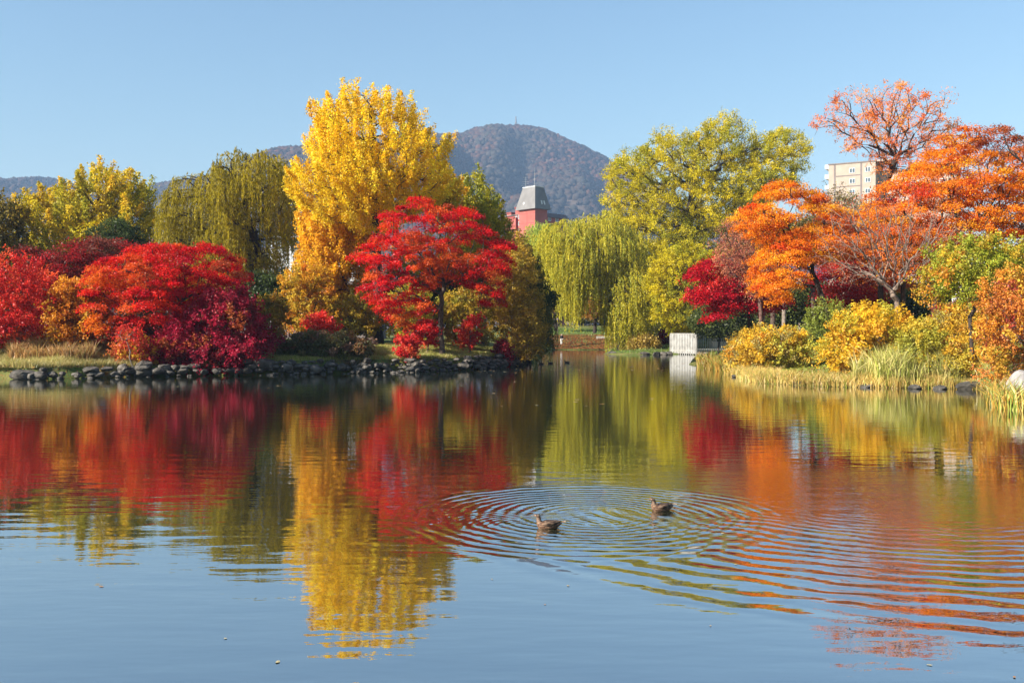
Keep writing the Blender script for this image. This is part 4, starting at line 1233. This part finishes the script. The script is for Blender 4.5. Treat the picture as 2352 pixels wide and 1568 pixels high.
def apartments():
    d = 260.; k = d/F
    c = P(2011, VH, d)
    root = empty('apartment_building', (c[0], c[1], 1.5), 'beige tiled apartment block with brown stripes seen behind the gaunt orange tree', 'building')
    z0 = 1.5; zz = lambda V: CH-(V-VH)*k-z0
    ang = math.radians(30)
    root.rotation_euler = (0, 0, -ang)
    w = (2011-1920)*k/math.cos(ang)
    MB().box(-w, 0, 0, 11, -2, zz(371)).build('wall', BEIGE, root)
    st = MB()
    for U in (1932, 1983.5):
        x = -(2011-U)*k/math.cos(ang); st.box(x-.22, x+.22, -.06, -.003, 0, zz(371)-.1)
    for V in (399, 424, 449, 474, 499):
        st.box(-w+1.9, -(2011-1980)*k, -.05, -.004, zz(V)-.1, zz(V)+.18)
    st.build('stripe', BEIGE_D, root)
    MB().box(-w-.15, .15, -.15, 11.15, zz(371)+.003, zz(370)+.2).build('roof', BEIGE_D, root)
    for V in (393.5, 418, 442.8, 467, 491, 515):
        window(root, -(2011-1953)*k, zz(V), 1.5, 1.3, 0)
        window(root, -(2011-1988)*k, zz(V), 1.4, 1.3, 0)
    for V in (374, 397, 422, 447, 472):
        MB().box(-w-1.2, -w-.003, 1.0, 5.0, zz(V+4), zz(V+4)+1.1).build('balcony', WHITE_WALL, root)
    # roof room and lower shaded wing
    MB().box(-1.8, 4.5, 2, 9, zz(370)+.21, zz(365)).build('roof_room', BEIGE, root)
    MB().box(.003, 19, 3.5, 13, -2, zz(392)).build('wing_wall', BEIGE, root)
    MB().box(8, 15, 5, 12, zz(392)+.21, zz(378)).build('roof_room', BEIGE_D, root)
    MB().box(.003, 19.3, 3.2, 13.2, zz(392)+.003, zz(391)+.2).build('roof', BEIGE_D, root)
    for V in (405, 430, 455):
        for i in range(5): window(root, 1.5+i*3.4, zz(V), 2.0, 1.5, 3.5)
    mst = MB()
    mst.tube([(-5.3, 4, zz(371)), (-5.3, 4, zz(338))], .05); mst.tube([(1.3, 4, zz(366)), (1.3, 4, zz(330))], .05)
    mst.build('aerial', METAL, root)


apartments()


def hall():
    d = 128.; k = d/F
    c = P(620, VH, d)
    root = empty('white_hall', (c[0], c[1], 1.5), 'long white two-storey hall glimpsed between willow curtains and ginkgo', 'building')
    zz = lambda V: CH-(V-VH)*k-1.5
    w = 250*k
    MB().box(0, w, 0, 9, zz(645), zz(548)).build('wall', WHITE_WALL, root)
    MB().box(.1, w-.1, .1, 8.9, -1, zz(645)-.003).build('plinth', BEIGE_D, root)
    MB().box(-.4, w+.4, -.5, 9.4, zz(548)+.003, zz(543)).build('roof', FRAME, root)
    for i in range(7): window(root, .6+i*2.0, zz(575), 1.6, 1.1, 0)
    for i in range(7): window(root, .6+i*2.0, zz(640), 1.6, 1.6, 0)
    m = MB()
    for i in range(14): m.box(.2+i*1.0, .28+i*1.0, -.08, -.003, zz(605), zz(580))
    m.build('fin', FRAME, root)
    d = 150.; k = d/F
    c = P(350, VH, d)
    rt = empty('curved_roof_hall', (c[0], c[1], 1.5), 'low hall with grey curved roof behind the flagpole', 'building')
    zz2 = lambda V: CH-(V-VH)*k-1.5
    w = 125*k
    MB().box(0, w, 0, 12, -1, zz2(572)).build('wall', BEIGE_D, rt)
    n = 16; V_ = []; F_ = []
    for i in range(n+1):
        a = i/n; z = zz2(572)+math.sin(a*math.pi)*(zz2(551)-zz2(572))
        V_ += [(w*a*1.04-.02*w, -.3, z), (w*a*1.04-.02*w, 12.3, z)]
    F_ = [(2*i, 2*i+2, 2*i+3, 2*i+1) for i in range(n)]+[tuple(range(0, 2*n+2, 2)), tuple(reversed(range(1, 2*n+2, 2)))]
    py_mesh('roof', V_, F_, METAL, rt)
    for i in range(4): window(rt, .6+i*2.0, zz2(600), 1.3, 1.2, 0)
    # flagpole
    p = P(344.5, VH, 140)
    fp = empty('flagpole', (p[0], p[1], 1.7), 'tall thin white flagpole standing against the hazy hillside', 'flagpole')
    ztop = CH-(454-VH)/F*140-1.7
    MB().tube([(0, 0, 0), (0, 0, ztop*.7), (0, 0, ztop)], [.13, .09, .035], 8).build('pole', WHITE, fp)
    MB().tube([(0, 0, ztop), (0, 0, ztop+.12)], .07, 8).build('finial', METAL, fp)
    # low white building at the edge
    p = P(2255, VH, 72); k = 72/F
    wb = empty('white_building', (p[0], p[1], 2), 'low white building behind the green and yellow small tree', 'building')
    zz3 = lambda V: CH-(V-VH)*k-2
    MB().box(0, 6, 0, 5, -1, zz3(634)).build('wall', WHITE_WALL, wb)
    MB().box(-.2, 6.2, -.3, 5.2, zz3(634)+.003, zz3(629)).build('roof', ROOF_GREY, wb)
    for i in range(2): window(wb, 1.4+i*2.2, zz3(668), 1.2, .9, 0)
    # low wall across the channel, lamp post
    p = P(1370, VH, 158)
    lw = MB().box(0, 3.4, 0, .35, -.2, .5).build('low_wall', PLANK); lw.location = (p[0], p[1], gz(p[0], p[1])); tag(lw, 'low pale wall behind the dark bank across the channel', 'wall')
    p = P(1281, VH, 156)
    lp = empty('lamp_post', (p[0], p[1], gz(p[0], p[1])), 'slim grey lamp post beside the walker across the channel', 'lamp post')
    MB().tube([(0, 0, 0), (0, 0, 3.6)], [.08, .05], 8).build('pole', BARK, lp)
    MB().tube([(0, 0, 3.6), (0, 0, 3.7), (0, 0, 3.95)], [.1, .2, .12], 8).build('lantern', ROOF_DARK, lp)


hall()


# path in the park
def ribbon(name, pts, w, mat, lift):
    v = []
    for x, y in pts:
        v += [(x, y-w/2), (x, y+w/2)]
    v = [(a, b, gz(a, b)+lift) for a, b in v]
    f = [(2*i, 2*i+2, 2*i+3, 2*i+1) for i in range(len(pts)-1)]
    return tag(py_mesh(name, v, f, mat, smooth=True), kind='structure')


ribbon('path', [(x, 83+3*math.sin(x*.1)) for x in np.arange(21, 60, .8)], 3.0, noisy('path_gravel', (.22, .20, .18), (.34, .31, .28), 2, .95), .12)

# ------------------------------------------------------------------ mountain
RIDGE = [(-600, 480), (-200, 470), (0, 438), (40, 425), (80, 417), (120, 416), (170, 430), (250, 442), (330, 436), (360, 444), (400, 430), (440, 421), (520, 405), (600, 388), (660, 372), (720, 362), (800, 366),
         (900, 366), (980, 350), (1040, 327), (1090, 304), (1130, 295), (1185, 293), (1215, 296), (1250, 306), (1290, 324), (1340, 346), (1380, 366), (1402, 384), (1450, 415), (1520, 455), (1620, 500), (1800, 560), (2100, 600), (2800, 640)]
D0 = 2600.
rx = np.array([(u-UC)/F*D0 for u, v in RIDGE]); rz_ = np.array([CH-(v-VH)/F*D0 for u, v in RIDGE])


def hill(x, y):
    R = np.interp(x*D0/np.maximum(y, 900)*1.0, rx, rz_)*(.92+.08*y/D0)
    R = np.interp(x, rx, rz_)
    spur = (fbm(x*.0042+5, y*.0008+2, 3)-.45)
    t = (y-1150)/(D0-1150)
    t = np.clip(t+spur*.85*np.sin(np.clip(t, 0, 1)*math.pi), 0, 1)
    prof = t**1.15*(1-.12*np.sin(t*math.pi*2))
    back = 1-np.clip((y-D0)/700, 0, 1)**2*.8
    return R*prof*back+(fbm(x*.012, y*.012, 3)-.45)*26*np.clip(t*3, 0, 1)*(1-sstep(.82, 1., t)*.7)


hx = np.linspace(-2300, 1900, 240); hy = np.linspace(1150, 3200, 150)
HX, HY = np.meshgrid(hx, hy)
hm = grid_mesh('mountain', hx, hy, hill(HX, HY)-2, noisy('hill_soil', (.07, .05, .04), (.12, .08, .05), .01, .95))
tag(hm, kind='structure')


def hill_forest():
    rng = np.random.default_rng(500)
    n = 30000
    x = rng.uniform(-1700, 950, n*2); y = D0-(rng.random(n*2)**1.1)*1400+20
    U = UC+x/y*F
    k = (U > -120) & (U < 1950)
    x, y = x[k][:n], y[k][:n]
    n = len(x)
    z = hill(x, y)
    t = (1+5**.5)/2
    ico = unit(np.array([(-1, t, 0), (1, t, 0), (-1, -t, 0), (1, -t, 0), (0, -1, t), (0, 1, t), (0, -1, -t), (0, 1, -t), (t, 0, -1), (t, 0, 1), (-t, 0, -1), (-t, 0, 1)], float))
    fc = np.array([(0, 11, 5), (0, 5, 1), (0, 1, 7), (0, 7, 10), (0, 10, 11), (1, 5, 9), (5, 11, 4), (11, 10, 2), (10, 7, 6), (7, 1, 8), (3, 9, 4), (3, 4, 2), (3, 2, 6), (3, 6, 8), (3, 8, 9), (4, 9, 5), (2, 4, 11), (6, 2, 10), (8, 6, 7), (9, 8, 1)])
    r = rng.uniform(3.5, 9.5, (n, 1, 1))
    V = ico[None]*r*rng.uniform(.6, 1.4, (n, 12, 1))*np.array([1, 1, .95])+np.stack([x, y, z+2], -1)[:, None]
    Fc = (fc[None]+np.arange(n)[:, None, None]*12).reshape(-1, 3)
    pal = np.array([(.10, .055, .045), (.13, .062, .045), (.07, .05, .045), (.17, .08, .045), (.07, .06, .04), (.22, .09, .05), (.13, .10, .08)])*.5
    pw = np.array([3, 2.2, 3, 1.3, 1.6, .8, 1.6])
    ci = rng.choice(7, n, p=pw/pw.sum())
    gr = sstep(.42, .62, fbm(x*.006+9, y*.004, 3))[:, None]
    c = pal[ci]*(1-gr*.75)+np.array([.045, .042, .035])*gr*.75
    c = c*rng.uniform(.8, 1.2, (n, 1))*(.6+.8*fbm(x*.01, y*.006, 3))[:, None]
    o = np_mesh('forest', V.reshape(-1, 3), Fc, WOODS, np.repeat(c, 20, 0), smooth=False)
    tag(o, 'brown and russet autumn forest covering the hazy mountain', 'forest', kind='stuff')


hill_forest()


def summit():
    p = P(1185, 293, D0); z = p[2]-3; k = D0/F
    m = empty('relay_mast', (p[0], p[1], z), 'tall relay mast with dishes on the mountain summit', 'mast')
    h = (296-268)*k
    MB().tube([(0, 0, -6), (0, 0, h*.9), (0, 0, h)], [1.5, 1.2, .6], 6).build('pole', BEIGE_D, m)
    for f, r in ((.25, 2.6), (.5, 3.0), (.72, 2.4), (.93, 1.8)):
        MB().tube([(0, 0, h*f-1.3), (0, 0, h*f+1.3)], r, 8).build('platform', BEIGE_D, m)
    p = P(1147, 297, D0-10)
    s = empty('summit_station', (p[0], p[1], p[2]-4), 'white flat-roofed cable car station on the summit beside the relay mast', 'building')
    MB().box(-23, 23, -7, 7, -8, 3.2).build('wall', WHITE_WALL, s)
    MB().box(-24, 24, -8, 8, 3.203, 4.6).build('roof', METAL, s)
    MB().box(-5, 4, -5, 5, 4.603, 9).build('roof_room', WHITE_WALL, s)
    MB().box(-21, -12, -5, 5, 4.603, 7.4).build('roof_room', WHITE_WALL, s)
    MB().box(-21, 21, -7.1, -6.95, -1, 1.5).build('window', GLASS, s)


summit()


# ------------------------------------------------------------------ ducks
def feather(name, c1, c2, c3, sc=38):
    m, nt, out = new_mat(name)
    b = N(nt, 'ShaderNodeBsdfPrincipled'); b.inputs['Roughness'].default_value = .6
    b.inputs['Specular IOR Level'].default_value = .25
    tc = N(nt, 'ShaderNodeTexCoord')
    vo = N(nt, 'ShaderNodeTexVoronoi'); vo.inputs['Scale'].default_value = sc
    mp = N(nt, 'ShaderNodeMapping'); mp.inputs['Scale'].default_value = (.6, 1, 1.3)
    nt.links.new(tc.outputs['Object'], mp.inputs[0]); nt.links.new(mp.outputs[0], vo.inputs['Vector'])
    r = N(nt, 'ShaderNodeValToRGB')
    r.color_ramp.elements[0].position = .15; r.color_ramp.elements[0].color = (*c1, 1)
    r.color_ramp.elements[1].position = .75; r.color_ramp.elements[1].color = (*c2, 1)
    e = r.color_ramp.elements.new(.5); e.color = (*c3, 1)
    nt.links.new(vo.outputs['Distance'], r.inputs[0])
    nt.links.new(r.outputs[0], b.inputs['Base Color'])
    nt.links.new(b.outputs[0], out.inputs[0])
    return m


F_BODY = feather('speckled_feather', (.06, .03, .02), (.26, .16, .095), (.14, .075, .045))
F_WING = feather('wing_feather', (.02, .013, .01), (.15, .095, .06), (.05, .03, .02), 26)
F_HEAD = feather('head_feather', (.09, .055, .035), (.26, .18, .12), (.16, .10, .07), 60)
F_CROWN = feather('crown_feather', (.03, .02, .015), (.09, .06, .04), (.05, .035, .025), 60)
BILL = noisy('bill', (.12, .08, .045), (.24, .16, .09), 20, .4)
EYE = noisy('eye', (.004, .004, .004), (.01, .01, .01), 5, .1, spec=.8)
TAILF = feather('tail_feather', (.10, .07, .05), (.36, .29, .22), (.2, .14, .1), 30)


def loft(secs, n=18, cap=True):
    """secs: (x, z, half width, half height above, half height below, tilt) rings; returns verts, faces"""
    V_, F_ = [], []
    for (x, z, w_, hu, hd, tl) in secs:
        for i in range(n):
            a = 2*math.pi*i/n
            yy = w_*math.cos(a); h = math.sin(a); hh = h*(hu if h > 0 else hd)
            V_.append((x-hh*math.sin(tl), yy, z+hh*math.cos(tl)))
    m = len(secs)
    for j in range(m-1):
        for i in range(n):
            F_.append((j*n+i, j*n+(i+1) % n, (j+1)*n+(i+1) % n, (j+1)*n+i))
    F_.append(tuple(range(n))[::-1]); F_.append(tuple((m-1)*n+i for i in range(n)))
    return V_, F_


def duck(U, V, rz, label, dark=False, headturn=0., size=1.):
    d = wd(V)
    root = empty('duck', ((U-UC)/F*d, d, 0), label, 'duck', 'ducks swimming among the rings', rz)
    # bird faces -x ; body continuous from tail through breast, neck and head
    secs = [(.235, .075, .012, .006, .006, .3), (.205, .066, .040, .018, .018, .2), (.15, .052, .072, .036, .05, .1), (.08, .045, .090, .052, .075, 0), (0, .040, .096, .058, .085, 0), (-.07, .040, .088, .056, .082, -.05),
            (-.125, .052, .074, .055, .076, -.35), (-.150, .080, .054, .046, .056, -.8), (-.154, .108, .040, .040, .040, -1.25), (-.155, .134, .033, .034, .033, -1.5), (-.158, .158, .032, .033, .033, -1.55),
            (-.164, .182, .035, .036, .037, -1.5), (-.178, .200, .037, .038, .038, -1.15), (-.198, .207, .032, .030, .033, -.55), (-.214, .207, .020, .018, .020, -.2), (-.224, .203, .013, .012, .012, 0)]
    Vv, Ff = loft(secs)
    body = py_mesh('body', Vv, Ff, F_BODY, root, True)
    body.data.materials.append(F_HEAD); body.data.materials.append(F_CROWN); body.data.materials.append(TAILF)
    for p in body.data.polygons:
        c = p.center
        if c.z > .115: p.material_index = 2 if (c.z > .222) else 1
        if c.x > .19: p.material_index = 3
    sm = body.modifiers.new('sub', 'SUBSURF'); sm.levels = 1; sm.render_levels = 2
    if dark:
        pass
    # folded wings
    for s in (-1, 1):
        secs_w = [(-.085, .060, .012, .022, .022, 0), (-.05, .066, .020, .034, .034, 0), (.02, .068, .024, .036, .040, 0), (.09, .072, .022, .028, .034, 0), (.15, .083, .014, .018, .020, .1), (.215, .098, .005, .006, .006, .2)]
        Vv, Ff = loft(secs_w, 12)
        cy = [.077, .080, .082, .070, .045, .016]
        Vv = [(x, y+s*cy[i//12], z) for i, (x, y, z) in enumerate(Vv)]
        wg = py_mesh('wing', Vv, Ff, F_WING, root, True)
        sm = wg.modifiers.new('sub', 'SUBSURF'); sm.levels = 1; sm.render_levels = 1
    # back plumage
    Vv, Ff = loft([(-.08, .085, .02, .010, .02, 0), (-.03, .092, .05, .014, .02, 0), (.06, .095, .055, .014, .02, 0), (.13, .088, .04, .012, .02, 0), (.19, .082, .018, .008, .01, .1)], 12)
    py_mesh('back_plumage', Vv, Ff, F_WING, root, True)
    # tail
    tl = []
    tf = []
    for i, a in enumerate((-.5, -.25, 0, .25, .5)):
        b = len(tl)
        c, s_ = math.cos(a), math.sin(a)
        tl += [(.19, s_*.03-.012, .072), (.19, s_*.03+.012, .072), (.19+.09*c, s_*.09+.010, .088), (.19+.105*c, s_*.10, .094), (.19+.09*c, s_*.09-.010, .088), (.19, s_*.03, .064), (.19+.09*c, s_*.09, .082)]
        tf += [(b, b+1, b+2, b+3, b+4), (b, b+5, b+1), (b+1, b+5, b+6, b+2), (b+5, b, b+4, b+6), (b+2, b+6, b+3), (b+6, b+4, b+3)]
    py_mesh('tail', tl, tf, TAILF, root)
    Vv, Ff = loft([(-.218, .203, .013, .010, .010, 0), (-.232, .198, .011, .007, .007, -.1), (-.25, .192, .012, .0045, .005, -.1), (-.266, .188, .011, .003, .0035, 0), (-.272, .187, .006, .002, .002, 0)], 10)
    py_mesh('bill', Vv, Ff, BILL, root, True)
    for s in (-1, 1):
        Vv, Ff = loft([(-.200, .214, .001, .001, .001, 0), (-.197, .214, .004, .004, .004, 0), (-.193, .214, .0045, .0045, .0045, 0), (-.189, .214, .001, .001, .001, 0)], 8)
        Vv = [(x, y+s*.031, z) for x, y, z in Vv]
        py_mesh('eye', Vv, Ff, EYE, root, True)
    for ch in root.children:
        if ch.name.split('.')[0] in ('body', 'bill', 'eye'):
            for v in ch.data.vertices:
                if v.co.z > .09:
                    v.co.z = .09+(v.co.z-.09)*.80
                    f = min(1., (v.co.z-.09)/.03)
                    v.co.y *= 1+.12*f
                    v.co.x = -.17+(v.co.x+.17)*(1+.16*f)
    root.scale = (size*.92, size*1.08, size*1.08)
    return root


duck(1259, 1212, math.radians(6), 'speckled brown duck with pale cheek, lower of the two paddling in the rings', size=.95)
duck(1519, 1172, math.radians(22), 'dark-backed brown duck swimming higher up, nearer the green reflections', size=.98)

FARD = noisy('dark_duck', (.03, .022, .018), (.07, .05, .04), 10, .6)
for (U, V, rz, lab) in [(1197, 834, 0, 'small dark duck close to the wooded tip'), (1243, 836, .3, 'small dark duck heading the pair in the channel mouth'),
                        (1264, 834.5, 0, 'small dark duck following the first one of the pair'), (1302, 833, .2, 'small dark duck nearest the lime willow reflection')]:
    d = wd(V)
    r = empty('duck', ((U-UC)/F*d, d, 0), lab, 'duck', 'distant ducks in the channel mouth', rz)
    Vv, Ff = loft([(.28, .10, .02, .01, .01, .2), (.18, .06, .08, .05, .06, 0), (0, .05, .11, .08, .1, 0), (-.13, .06, .09, .07, .09, -.3), (-.18, .11, .04, .04, .05, -1), (-.185, .18, .035, .035, .035, -1.5),
                   (-.20, .23, .04, .04, .04, -1), (-.24, .23, .025, .02, .025, -.2), (-.30, .21, .012, .005, .005, 0)], 12)
    py_mesh('body', Vv, Ff, FARD, r, True)


# ------------------------------------------------------------------ walker
def walker():
    d = 154.5; x = (1290-UC)/F*d
    z = gz(x, d)
    root = empty('person', (x, d, z), 'walker in dark jacket and white trousers across the channel', 'person', rz=math.radians(20))
    SK = noisy('skin', (.42, .26, .19), (.48, .31, .23), 5, .5)
    JK = noisy('dark_jacket', (.015, .016, .02), (.03, .03, .036), 8, .8)
    TR = noisy('white_trousers', (.62, .62, .60), (.72, .72, .70), 8, .8)
    HR = noisy('black_hair', (.01, .008, .007), (.02, .016, .014), 20, .6)
    SHM = noisy('grey_shoe', (.10, .10, .10), (.16, .16, .16), 8, .6)

    def skin(name, verts, edges, rad, mat, parent, rootv=0):
        me = bpy.data.meshes.new(name); me.from_pydata(verts, edges, [])
        o = bpy.data.objects.new(name, me); COL.objects.link(o); o.parent = parent
        m = o.modifiers.new('skin', 'SKIN')
        if not me.skin_vertices: me.attributes  # created with the modifier
        bpy.context.view_layer.objects.active = o
        sv = me.skin_vertices
        if len(sv) == 0:
            bpy.ops.mesh.customdata_skin_add()
            sv = me.skin_vertices
        for i, r in enumerate(rad): sv[0].data[i].radius = (r, r) if not isinstance(r, tuple) else r
        sv[0].data[rootv].use_root = True
        s = o.modifiers.new('sub', 'SUBSURF'); s.levels = 1; s.render_levels = 2
        me.materials.append(mat)
        return o
    vb = [(0, 0, .93), (0, 0, 1.12), (0, 0, 1.32), (0, 0, 1.44), (0, -.01, 1.52), (0, -.02, 1.60), (0, -.02, 1.70),
          (-.10, 0, .86), (-.12, -.08, .50), (-.12, -.02, .10), (-.12, -.14, .04), (.10, 0, .86), (.12, .10, .50), (.12, .22, .12), (.12, .12, .05),
          (-.17, 0, 1.40), (-.22, .06, 1.14), (-.20, -.06, .92), (-.20, -.09, .83), (.17, 0, 1.40), (.22, -.03, 1.14), (.20, -.14, .94), (.19, -.18, .86)]
    eb = [(0, 1), (1, 2), (2, 3), (3, 4), (4, 5), (5, 6), (0, 7), (7, 8), (8, 9), (9, 10), (0, 11), (11, 12), (12, 13), (13, 14), (3, 15), (15, 16), (16, 17), (17, 18), (3, 19), (19, 20), (20, 21), (21, 22)]
    rb = [.13, .12, .14, .10, .055, .085, .075, .085, .06, .042, .035, .085, .06, .042, .035, .06, .045, .034, .03, .06, .045, .034, .03]
    skin('body', vb, eb, rb, SK, root)
    vj = [vb[i] for i in (0, 1, 2, 3, 15, 16, 17, 19, 20, 21)]
    ej = [(0, 1), (1, 2), (2, 3), (3, 4), (4, 5), (5, 6), (3, 7), (7, 8), (8, 9)]
    skin('jacket', vj, ej, [.17, .155, .17, .12, .085, .07, .055, .085, .07, .055], JK, root)
    vt = [(0, 0, .95)]+[vb[i] for i in (7, 8, 9, 11, 12, 13)]
    skin('trousers', vt, [(0, 1), (1, 2), (2, 3), (0, 4), (4, 5), (5, 6)], [.15, .11, .085, .07, .11, .085, .07], TR, root)
    skin('hair', [(0, .02, 1.63), (0, .0, 1.73)], [(0, 1)], [.085, .085], HR, root)
    skin('shoe', [(-.12, 0, .05), (-.12, -.17, .035)], [(0, 1)], [.055, .045], SHM, root)
    skin('shoe', [(.12, .24, .08), (.12, .09, .045)], [(0, 1)], [.055, .045], SHM, root)


walker()

# ------------------------------------------------------------------ leaves afloat
rl = np.random.default_rng(700)
LM = []
for i, c in enumerate([(.36, .25, .11), (.34, .16, .05), (.38, .32, .17)]):
    m = noisy('floating_leaf', tuple(q*.8 for q in c), c, 30, .6)
    vs_ = []
    for a in np.linspace(0, 6.283, 11)[:-1]:
        q = 1+.28*math.cos(5*a+i)
        vs_.append((math.cos(a)*q, math.sin(a)*q*.8, .12*math.cos(2*a)))
    me = bpy.data.meshes.new('floating_leaf'); me.from_pydata(vs_+[(0, 0, .03)], [], [(k_, (k_+1) % 10, 10) for k_ in range(10)]); me.materials.append(m)
    LM.append(me)
spots = []
for _ in range(150):
    V = 845+rl.random()**2.2*90; U = rl.choice([rl.uniform(100, 2330), rl.normal(1150, 130), rl.normal(1700, 200)])
    spots.append((U, V, rl.uniform(.03, .10)))
for _ in range(60):
    V = rl.uniform(822, 850); U = rl.uniform(1180, 1620)
    spots.append((U, V, rl.uniform(.06, .16)))
for (U, V) in [(233, 1347), (340, 1098), (518, 1466), (638, 1520), (240, 1268), (278, 1003), (205, 995), (1252, 1388), (1305, 1345), (1632, 1437), (1690, 1296), (2135, 1527),
               (2330, 1555), (1540, 1118), (1548, 1116), (1718, 1124), (1712, 1122), (1660, 1225), (487, 962), (1130, 1330)]:
    spots.append((U, V, rl.uniform(.012, .024)))
for (U, V, s) in spots:
    d = wd(V); x = (U-UC)/F*d
    if sdist(np.array([x]), np.array([d]))[0] > -.3: continue
    o = bpy.data.objects.new('floating_leaf', LM[rl.integers(0, 3)]); COL.objects.link(o)
    o.location = (x, d, .006); o.scale = (s*rl.uniform(.8, 1.6), s, s*.5); o.rotation_euler = (0, 0, rl.uniform(0, 3))
    near = V > 960
    tag(o, 'tiny fallen leaf afloat on the open near water' if near else 'pale fallen leaf floating on the far calm water', 'leaf', 'leaves afloat on the near water' if near else 'leaves afloat on the far water')

# ------------------------------------------------------------------ air
hz = MB().box(-2700, 2700, -60, 3600, -4, 585).build('haze', None if False else BARK)
hz.data.materials.clear()
m, nt, out = new_mat('haze_air')
pv = N(nt, 'ShaderNodeVolumePrincipled')
pv.inputs['Color'].default_value = (.44, .66, 1, 1)
pv.inputs['Density'].default_value = .00015
pv.inputs['Anisotropy'].default_value = .0
nt.links.new(pv.outputs[0], out.inputs['Volume'])
hz.data.materials.append(m)
tag(hz, 'thin blue autumn haze lying over the park and mountain', 'haze', kind='stuff')

# ------------------------------------------------------------------ light, sky, camera
to_sun = Vector((-.76, -.38, .50)).normalized()
elev = math.asin(to_sun.z)
sun = bpy.data.lights.new('sun', 'SUN'); sun.energy = 5.0; sun.angle = math.radians(.5); sun.color = (1, .93, .82)
so = bpy.data.objects.new('sun', sun); COL.objects.link(so)
so.rotation_euler = (-to_sun).to_track_quat('-Z', 'Y').to_euler()
so.location = (0, 0, 50)
wld = bpy.data.worlds.new('World'); S.world = wld; wld.use_nodes = True
nt = wld.node_tree
bg = nt.nodes['Background']
sky = nt.nodes.new('ShaderNodeTexSky'); sky.sky_type = 'NISHITA'; sky.sun_disc = False
sky.sun_elevation = elev
sky.sun_rotation = math.atan2(to_sun.x, to_sun.y)
sky.altitude = 0; sky.air_density = 1.7; sky.dust_density = .3; sky.ozone_density = 6
nt.links.new(sky.outputs[0], bg.inputs[0])
bg.inputs[1].default_value = .064

cam = bpy.data.cameras.new('camera'); co = bpy.data.objects.new('camera', cam); COL.objects.link(co)
co.location = (0, 0, CH); co.rotation_euler = (math.radians(90), 0, 0)
cam.sensor_width = 36; cam.lens = 36*F/2352; cam.shift_y = -24/2352; cam.clip_end = 9000; cam.clip_start = .1
S.camera = co
S.view_settings.view_transform = 'Standard'; S.view_settings.look = 'None'; S.view_settings.exposure = 1.35; S.view_settings.gamma = 1
S.render.engine = 'CYCLES'
cy = S.cycles
cy.max_bounces = 6; cy.diffuse_bounces = 2; cy.glossy_bounces = 3; cy.transmission_bounces = 4; cy.volume_bounces = 0; cy.transparent_max_bounces = 6
cy.caustics_reflective = False; cy.caustics_refractive = False
cy.use_denoising = True
cy.sample_clamp_indirect = 6
